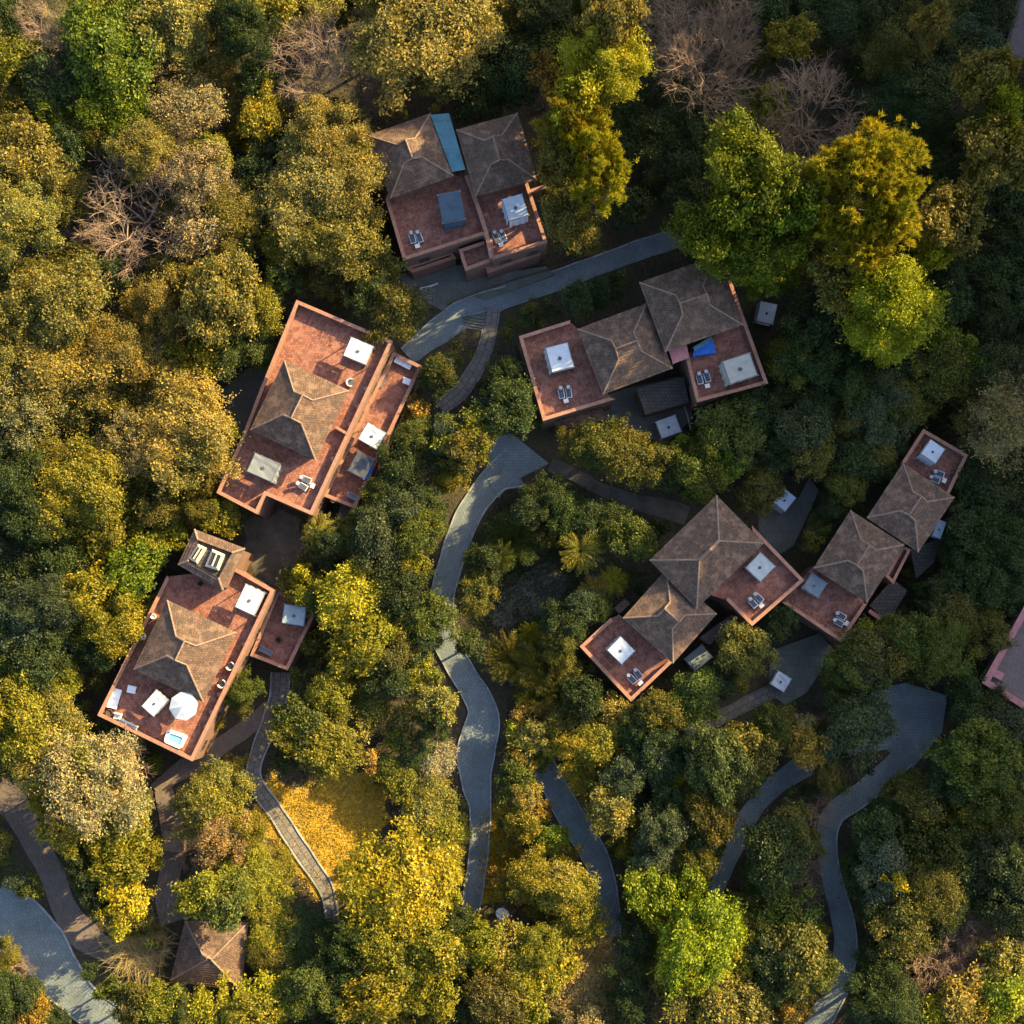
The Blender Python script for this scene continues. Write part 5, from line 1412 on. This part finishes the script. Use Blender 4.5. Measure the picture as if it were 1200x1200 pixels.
tile(800, 800, '''60 60 80 m; 30 130 60 k; 120 270 110 b C; 230 230 90 k C; 180 200 50 y R 2; 250 330 70 m; 430 230 60 o C 8; 400 180 60 t C; 40 310 80 y C 7; 100 370 70 k; 290 100 80 m; 340 130 60 k; 600 150 100 b; 560 90 60 m; 710 190 55 k; 720 60 100 m; 640 60 80 d; 560 370 90 m; 500 320 60 k; 740 340 100 k; 680 300 60 d; 830 430 80 k C; 780 380 60 m; 1030 250 120 m C; 940 330 90 d; 1120 300 90 d; 970 410 70 y f 8; 960 490 60 k; 1070 490 85 k C; 1000 530 80 d; 850 590 100 m C; 700 660 100 b; 730 690 40 Y C 12; 850 720 110 k; 960 620 80 d; 1110 620 100 d; 310 600 100 d; 250 660 70 d; 320 470 80 k; 370 420 50 m; 430 640 80 w B 6; 440 740 70 w B 5; 480 450 70 w B 5; 350 810 80 m C; 270 760 60 k; 400 940 100 k C; 300 950 90 d; 480 1000 80 m; 390 980 50 y C; 470 1085 50 o C 7; 310 1060 70 d; 70 860 130 l C 11; 40 950 100 Y C 10; 150 950 80 Y C; 60 1060 120 g C 9; 230 960 70 Y R 3; 180 1120 90 g C; 210 1050 60 w; 40 690 70 v C; 120 700 50 v C; 110 470 90 k; 60 540 70 d; 160 590 50 y C; 60 620 70 k; 1020 860 100 w B 7; 870 970 150 w B 8; 1000 980 110 w B 7; 800 1030 50 o R 2; 1130 980 80 g C 9; 1110 1080 95 Y C 9; 980 1120 100 g C 9; 880 1160 70 Y C 8; 1050 1150 80 y C 9; 1180 1150 70 g C 8; 700 1100 110 d; 640 960 80 d; 760 830 100 k; 650 800 80 d; 620 700 70 d; 580 640 60 d; 680 540 80 d; 780 520 70 d; 900 800 80 d; 1160 760 90 d; 1160 560 90 m; 1100 400 90 m; 1000 130 80 d; 1120 160 90 b; 1170 220 80 d; 890 470 50 d; 930 720 80 d; 620 1050 70 d; 780 930 80 d; 200 330 60 d; 200 480 40 d; 550 440 60 m; 1130 870 80 w B 6; 1180 920 70 w; 770 1170 80 d; 640 1170 70 d; 380 1130 60 o C; 130 240 40 k; 480 270 40 d; 560 250 50 d; 700 430 60 d; 1060 60 70 d; 960 30 60 d; 330 340 45 d; 250 860 70 k; 330 880 60 d; 20 220 60 d; 440 560 60 k; 340 540 60 m''')
NMAN = len(SPECS)

# ------------------------------------------------------------------ fill plants between the surveyed ones
def inside(p, poly):
    x, y = p; c = False; n_ = len(poly)
    for i in range(n_):
        x0, y0 = poly[i]; x1, y1 = poly[(i + 1) % n_]
        if (y0 > y) != (y1 > y) and x < (x1 - x0) * (y - y0) / (y1 - y0) + x0: c = not c
    return c
GS = 4
gx = np.arange(-80, 1284, GS)
GX, GY = np.meshgrid(gx, gx)
def grid_distance(zones, paths):
    """pixel distance from each grid point to the nearest roof, patio or path edge (0 inside)"""
    best = np.full(GX.shape, 1e9)
    def seg(a, b_, w):
        a, b_ = np.array(a, float), np.array(b_, float)
        d = b_ - a; L2 = max(d @ d, 1e-9)
        t = np.clip(((GX - a[0]) * d[0] + (GY - a[1]) * d[1]) / L2, 0, 1)
        return np.hypot(GX - a[0] - d[0] * t, GY - a[1] - d[1] * t) - w
    for z in zones:
        ins = np.zeros(GX.shape, bool); n_ = len(z)
        for i in range(n_):
            (x0, y0), (x1, y1) = z[i], z[(i + 1) % n_]
            best = np.minimum(best, seg(z[i], z[(i + 1) % n_], 0))
            if y0 != y1: ins ^= ((y0 > GY) != (y1 > GY)) & (GX < (x1 - x0) * (GY - y0) / (y1 - y0) + x0)
        best[ins] = 0
    for pts, hw in paths:
        for i in range(len(pts) - 1): best = np.minimum(best, seg(pts[i], pts[i + 1], max(hw[i], hw[i + 1])))
    return np.maximum(best, 0)
ZG = grid_distance(ZONES, PATHS)
def zone_d(p):
    i = min(max(int(round((p[1] + 80) / GS)), 1), len(gx) - 2); j = min(max(int(round((p[0] + 80) / GS)), 1), len(gx) - 2)
    return ZG[i, j]
def zone_grad(p):
    i = min(max(int(round((p[1] + 80) / GS)), 2), len(gx) - 3); j = min(max(int(round((p[0] + 80) / GS)), 2), len(gx) - 3)
    g = np.array([ZG[i, j + 2] - ZG[i, j - 2], ZG[i + 2, j] - ZG[i - 2, j]])
    n_ = np.linalg.norm(g)
    return g / n_ if n_ > 1e-6 else np.zeros(2)
# keep the crowns off what the photo shows: nudge them aside, then shrink what still overlaps
KEEP = [(680, 235), (345, 720), (130, 700), (520, 735), (860, 260), (890, 300), (905, 330), (965, 870), (730, 400), (460, 300)]
out = []
for s in SPECS:
    p = np.array(s[0], float); r = s[1]
    if s[3] in ('bare', 'reed') or any(np.hypot(p[0] - k[0], p[1] - k[1]) < 42 for k in KEEP): out.append(s); continue
    for _ in range(5):
        d_ = zone_d(p)
        if d_ >= r * 1.05: break
        p = p + zone_grad(p) * min(3.5, r * 1.05 - d_)
    d_ = zone_d(p)
    if d_ < 2: 
        continue
    if d_ < r * 1.05: r = max(d_ / 1.05, r * 0.45)
    s[0] = (float(p[0]), float(p[1])); s[1] = r
    if r > 5: out.append(s)
SPECS[:] = out
# leafless trees stand clear: lower what grows under their twigs
for b_ in [s for s in SPECS if s[3] == 'bare' and s[1] > 30]:
    for s in SPECS:
        dd = math.hypot(s[0][0] - b_[0][0], s[0][1] - b_[0][1])
        if s[3] in ('fine', 'coarse', 'dry') and dd < b_[1] * 0.8:
            s[4] = 0.45 * b_[4]; s[1] = min(s[1], 24)
def fill(ntry, rmin, rmax, frac, budget):
    done = 0
    ar = np.array([(s[0][0], s[0][1], s[1]) for s in SPECS])
    for _ in range(ntry):
        if done >= budget: return
        p = (random.uniform(-45, 1245), random.uniform(-45, 1245)); r = random.uniform(rmin, rmax)
        if zone_d(p) < r * 1.0: continue
        dd = np.hypot(ar[:, 0] - p[0], ar[:, 1] - p[1])
        if np.any(dd < ar[:, 2] * 0.8 + r * frac): continue
        near = [SPECS[i] for i in np.argsort(dd)[:5] if SPECS[i][3] in ('fine', 'coarse', 'dry')]
        c = random.choice(near)[2] if near else 'd'
        if c in 'oYl': c = 'y'
        if random.random() < 0.35: c = {'g': 'k', 't': 'g', 'y': 'k', 'v': 'm', 'k': 'd', 'm': 'd', 'w': 'k', 'b': 'd', 'd': 'k'}.get(c, 'd')
        SPECS.append([p, r, c, random.choice(('fine', 'coarse')), None]); done += 1
        ar = np.vstack([ar, [p[0], p[1], r]])
NB = len(SPECS)
fill(3000, 20, 28, 0.5, 110)
fill(6000, 11, 19, 0.42, 300)
for _ in range(900):      # the wood goes on beyond what the photo shows
    p = (random.uniform(-150, 1350), random.uniform(-150, 1350))
    if -40 < p[0] < 1240 and -40 < p[1] < 1240: continue
    if any(math.hypot(s[0][0] - p[0], s[0][1] - p[1]) < 30 for s in SPECS): continue
    SPECS.append([p, random.uniform(22, 34), random.choice('gkdmyk'), random.choice(('fine', 'coarse')), random.uniform(6, 9)])
BARE = [s for s in SPECS if s[3] == 'bare' and s[1] > 30]
for s in SPECS[NB:]:
    for b_ in BARE:
        if math.hypot(s[0][0] - b_[0][0], s[0][1] - b_[0][1]) < b_[1] * 0.85: s[4] = 0.4 * b_[4]
def in_frame(s):
    return -s[1] * 0.6 < s[0][0] < 1200 + s[1] * 0.6 and -s[1] * 0.6 < s[0][1] < 1200 + s[1] * 0.6
leafy = [s for s in SPECS if s[3] in ('fine', 'coarse', 'dry')]
seen = sorted([s for s in leafy if in_frame(s)], key=lambda s: -s[1])
for s in SPECS:
    if s[3] not in ('fine', 'coarse', 'dry'): plant(s)
for s in seen[:295]: plant(s, 'broadleaf_tree')
for s in seen[295:585]: plant(s, 'treelet')  # small trees, next in size after the broadleaf group
# the rest are low bushes that read as one mass
small = seen[585:] + [s for s in leafy if not in_frame(s)]
V, CL, TI = [], [], []
g_ = np.random.default_rng(77)
for s in small:
    r, H, x, y, z, c3 = pose(s)
    me, tr, R0, H0 = random.choice(VAR[('dry' if s[3] == 'dry' else s[3], 's')])
    v = np.empty(len(me.vertices) * 3, np.float32); me.vertices.foreach_get('co', v); v = v.reshape(-1, 4, 3)
    cl = np.empty(len(me.vertices), np.float32); me.attributes['clump'].data.foreach_get('value', cl); cl = cl.reshape(-1, 4)
    k = g_.permutation(len(v))[: int(min(len(v), 1500))]
    v = v[k] * np.array([r / R0, r / R0, H / H0]); a = random.uniform(0, 6.283)
    ca, sa = math.cos(a), math.sin(a)
    v = np.stack([v[..., 0] * ca - v[..., 1] * sa + x, v[..., 0] * sa + v[..., 1] * ca + y, v[..., 2] + z], -1)
    V.append(v.reshape(-1, 3)); CL.append(cl[k].ravel()); TI.append(np.tile(np.array([*c3, 1.0], np.float32), (len(k) * 4, 1)))
if small:
    V = np.concatenate(V); me = np_mesh('low_bushes', V, quads(len(V)), M['leaf_mixed'], False, np.concatenate(CL))
    at_ = me.attributes.new('tint', 'FLOAT_COLOR', 'POINT'); at_.data.foreach_set('color', np.concatenate(TI).ravel())
    tag(add_obj('low_bushes', me), 'low mixed green bushes filling gaps between the larger trees', 'low bushes', kind='stuff')
print('SMALL', len(small), 'SEEN', len(seen))

# ------------------------------------------------------------------ undergrowth, litter and grass nobody could count
def scatter(name, N, mk_label, cat, col3, leaf, regions=None, up=0.5, hmax=0.35, clump=10, margin=3.0):
    g = np.random.default_rng(5 + N)
    pts = []
    while len(pts) < N // clump:
        if regions is None: p = (g.uniform(-60, 1260), g.uniform(-60, 1260))
        else:
            rg = regions[g.integers(len(regions))]; a = np.array(rg)
            p = (g.uniform(a[:, 0].min(), a[:, 0].max()), g.uniform(a[:, 1].min(), a[:, 1].max()))
            if not inside(p, rg): continue
        if zone_d(p) < margin and regions is None: continue
        pts.append(p)
    W3 = np.array([np.array([*at(p, 0.0)]) for p in pts])
    n = len(W3) * clump; ci = np.repeat(np.arange(len(W3)), clump)
    sp = g.uniform(0.25, 0.7, len(W3))[ci]
    xy = W3[ci] + g.normal(0, 1, (n, 2)) * sp[:, None]
    z = terrain(xy[:, 0], xy[:, 1]) + g.uniform(0.03, 1, n) * hmax * g.uniform(0.2, 1.0, len(W3))[ci]
    pos = np.column_stack([xy, z])
    nr = unit(np.array([0, 0, 1.0]) * up + g.normal(0, 0.6, (n, 3)))
    L = leaf * g.uniform(0.6, 1.4, n)
    v = leaf_quads(pos, nr, g.normal(0, 1, (n, 3)), L, L * 0.5, 0.1)
    o = add_obj(name, np_mesh(name, v, quads(len(v)), M['leaf'], False, np.repeat(g.uniform(0, 1, len(W3))[ci], 4)))
    o.color = (*col3, 1)
    tag(o, mk_label, cat, kind='stuff')
scatter('undergrowth', 150000, 'low dark green undergrowth covering the forest floor between trees', 'undergrowth', (0.036, 0.055, 0.018), 0.22, None, 0.7, 0.7, 14, 6.0)
scatter('leaf_litter', 70000, 'fallen brown leaves lying on the forest floor', 'leaf litter', (0.16, 0.10, 0.045), 0.15, None, 1.5, 0.12, 5, -1.0)
LAWN = [(318, 905), (345, 925), (395, 905), (440, 905), (452, 940), (440, 985), (415, 1010), (400, 1050), (380, 1062), (345, 1015), (318, 990), (305, 955)]
LAWN2 = [(560, 960), (590, 940), (610, 985), (612, 1020), (585, 1050), (562, 1050)]
scatter('grass', 26000, 'dry golden grass on the sunlit slope beside the footpath', 'grass', (0.46, 0.32, 0.035), 0.2, [LAWN, LAWN2], 0.2, 0.22, 12)
LAWN3 = [(590, 580), (640, 560), (700, 590), (730, 620), (660, 640), (600, 670), (550, 720), (535, 720), (545, 650)]
LAWN4 = [(560, 690), (600, 660), (640, 645), (685, 655), (685, 710), (640, 748), (580, 752), (552, 735)]
scatter('lawn_cover', 30000, 'dark green ground cover inside the bend of the road', 'ground cover', (0.04, 0.062, 0.02), 0.18, [LAWN3, LAWN3, LAWN4], 0.6, 0.3, 12)

# ------------------------------------------------------------------ a label of its own for every plant
LM = [((545, 200), 'the teal roof light'), ((640, 235), 'the twin house upper right wall'), ((460, 220), 'the twin house left eave'), ((560, 322), 'the twin house front patio'), ((418, 410), 'the smooth upper terrace daybed'), ((350, 370), 'the stepped villa top corner'), ((360, 480), 'the stepped villa roof'), ((305, 548), 'the grey canopied daybed'),
      ((435, 510), 'the narrow lower terrace'), ((240, 655), 'the stair tower'), ((215, 735), 'the golden roof slopes'), ((215, 827), 'the octagonal parasol'), ((205, 865), 'the hot tub'), ((345, 720), 'the annexe terrace'), ((130, 850), 'the white corner sofa'), ((304, 905), 'the bend of the footpath'), ((385, 1050), 'the lower end of the footpath'),
      ((240, 1110), 'the pyramid roofed pavilion'), ((203, 985), 'the brick hut'), ((45, 1110), 'the lower road'), ((40, 985), 'the brown stone path'), ((160, 250), 'the big bare tree'), ((510, 50), 'the big golden tree'), ((589, 1071), 'the satellite dish'), ((610, 535), 'the grey plaza'), ((540, 630), 'the first road bend'), ((520, 730), 'the narrow gap in the road'),
      ((560, 860), 'the road widening'), ((560, 1000), 'the narrowing road end'), ((615, 700), 'the bare soil clearing'), ((655, 420), 'the square terrace daybed'), ((750, 400), 'the dark overlapping roofs'), ((870, 435), 'the beige daybed'), ((783, 498), 'the shaded patio daybed'), ((898, 365), 'the small pale daybed'), ((725, 310), 'the upper path end'),
      ((550, 450), 'the curved side steps'), ((830, 640), 'the crossing roofs'), ((725, 765), 'the lower left square terrace'), ((920, 583), 'the pale blue daybed'), ((880, 665), 'the sunlit corner parapet'), ((1095, 525), 'the topmost terrace'), ((1010, 650), 'the long villa roof'), ((1045, 690), 'the slate annexe'), ((965, 720), 'the long villa lower terrace'),
      ((915, 797), 'the concrete patio daybed'), ((840, 845), 'the dirt path'), ((1070, 840), 'the blue grey turning circle'), ((1170, 770), 'the pink edged roof'), ((690, 990), 'the service road'), ((865, 985), 'the side road'), ((975, 1030), 'the curved road'), ((960, 1185), 'the curved road end'), ((1190, 50), 'the dark corner roof'), ((980, 250), 'the big golden pine'), ((1040, 375), 'the round lime tree'),
      ((950, 130), 'the brown leafless trees'), ((820, 290), 'the bright green double crown'), ((1130, 180), 'the sunlit treetops at upper right'), ((1160, 495), 'the pale tan crown'), ((1100, 1120), 'the fallen bare branches'), ((825, 1087), 'the lime crown at bottom'), ((690, 1130), 'the tall dry reeds'), ((460, 1030), 'the sunlit bushes at bottom'), ((365, 870), 'the round bush by the footpath'), ((120, 930), 'the pale tan tree'),
      ((130, 60), 'the bright green treetop'), ((230, 510), 'the round golden tree'), ((40, 640), 'the shaded left edge'), ((430, 760), 'the slope beside the annexe'), ((680, 645), 'the golden palm')]
lp = np.array([l[0] for l in LM], float)
SECT = ['right of', 'upper right of', 'above', 'upper left of', 'left of', 'lower left of', 'below', 'lower right of']
NOUN = dict(broadleaf_tree='leafy tree', treelet='leafy bush', pine_tree='tufted pine', bare_tree='leafless tree', palm_tree='palm', fern_palm='feathery palm', reed_clump='reed clump')
CATN = dict(broadleaf_tree='tree', treelet='treelet', pine_tree='pine tree', bare_tree='bare tree', palm_tree='palm', fern_palm='palm', reed_clump='reeds')
ORD = ['nearest', 'second nearest', 'third nearest', 'fourth nearest', 'fifth nearest', 'sixth nearest', 'seventh nearest', 'eighth nearest', 'ninth nearest', 'tenth nearest', 'eleventh nearest', 'twelfth nearest']
fam = {}
for t in TREES:
    p = np.array(t['px']); dd = np.hypot(*(lp - p).T); i = int(np.argmin(dd))
    size = 'broad' if t['r'] > 36 else ('medium' if t['r'] > 24 else 'small')
    if dd[i] < 12: where = 'at'
    else: where = SECT[int(round(math.atan2(-(p[1] - lp[i][1]), p[0] - lp[i][0]) / (math.pi / 4))) % 8]
    base = f"{size} {CNAME[t['c']]} {NOUN[t['kind']]}" if t['kind'] != 'bare_tree' else f"{size} {'reddish' if t['c'] == 'o' else 'grey brown'} {NOUN[t['kind']]}"
    fam.setdefault((base, where, LM[i][1]), []).append((dd[i], t))
for (base, where, lm), L in fam.items():
    L.sort(key=lambda q: q[0])
    for k, (_, t) in enumerate(L):
        s = f"{base} {where} {lm}" if len(L) == 1 else f"{base} {where} {lm}, {ORD[min(k, 11)]}"
        tag(t['o'], s, CATN[t['kind']], {'treelet': 'small trees among the taller ones', 'broadleaf_tree': 'broadleaf trees of the wooded slope', 'pine_tree': 'tufted pines', 'bare_tree': 'leafless trees', 'palm_tree': 'palms', 'fern_palm': 'feathery palms', 'reed_clump': 'dry reed clumps'}[t['kind']])
import collections
print('PLANTS', NMAN, len(SPECS), collections.Counter(t['kind'] for t in TREES), 'max words', max(len(t['o']['label'].split()) for t in TREES))
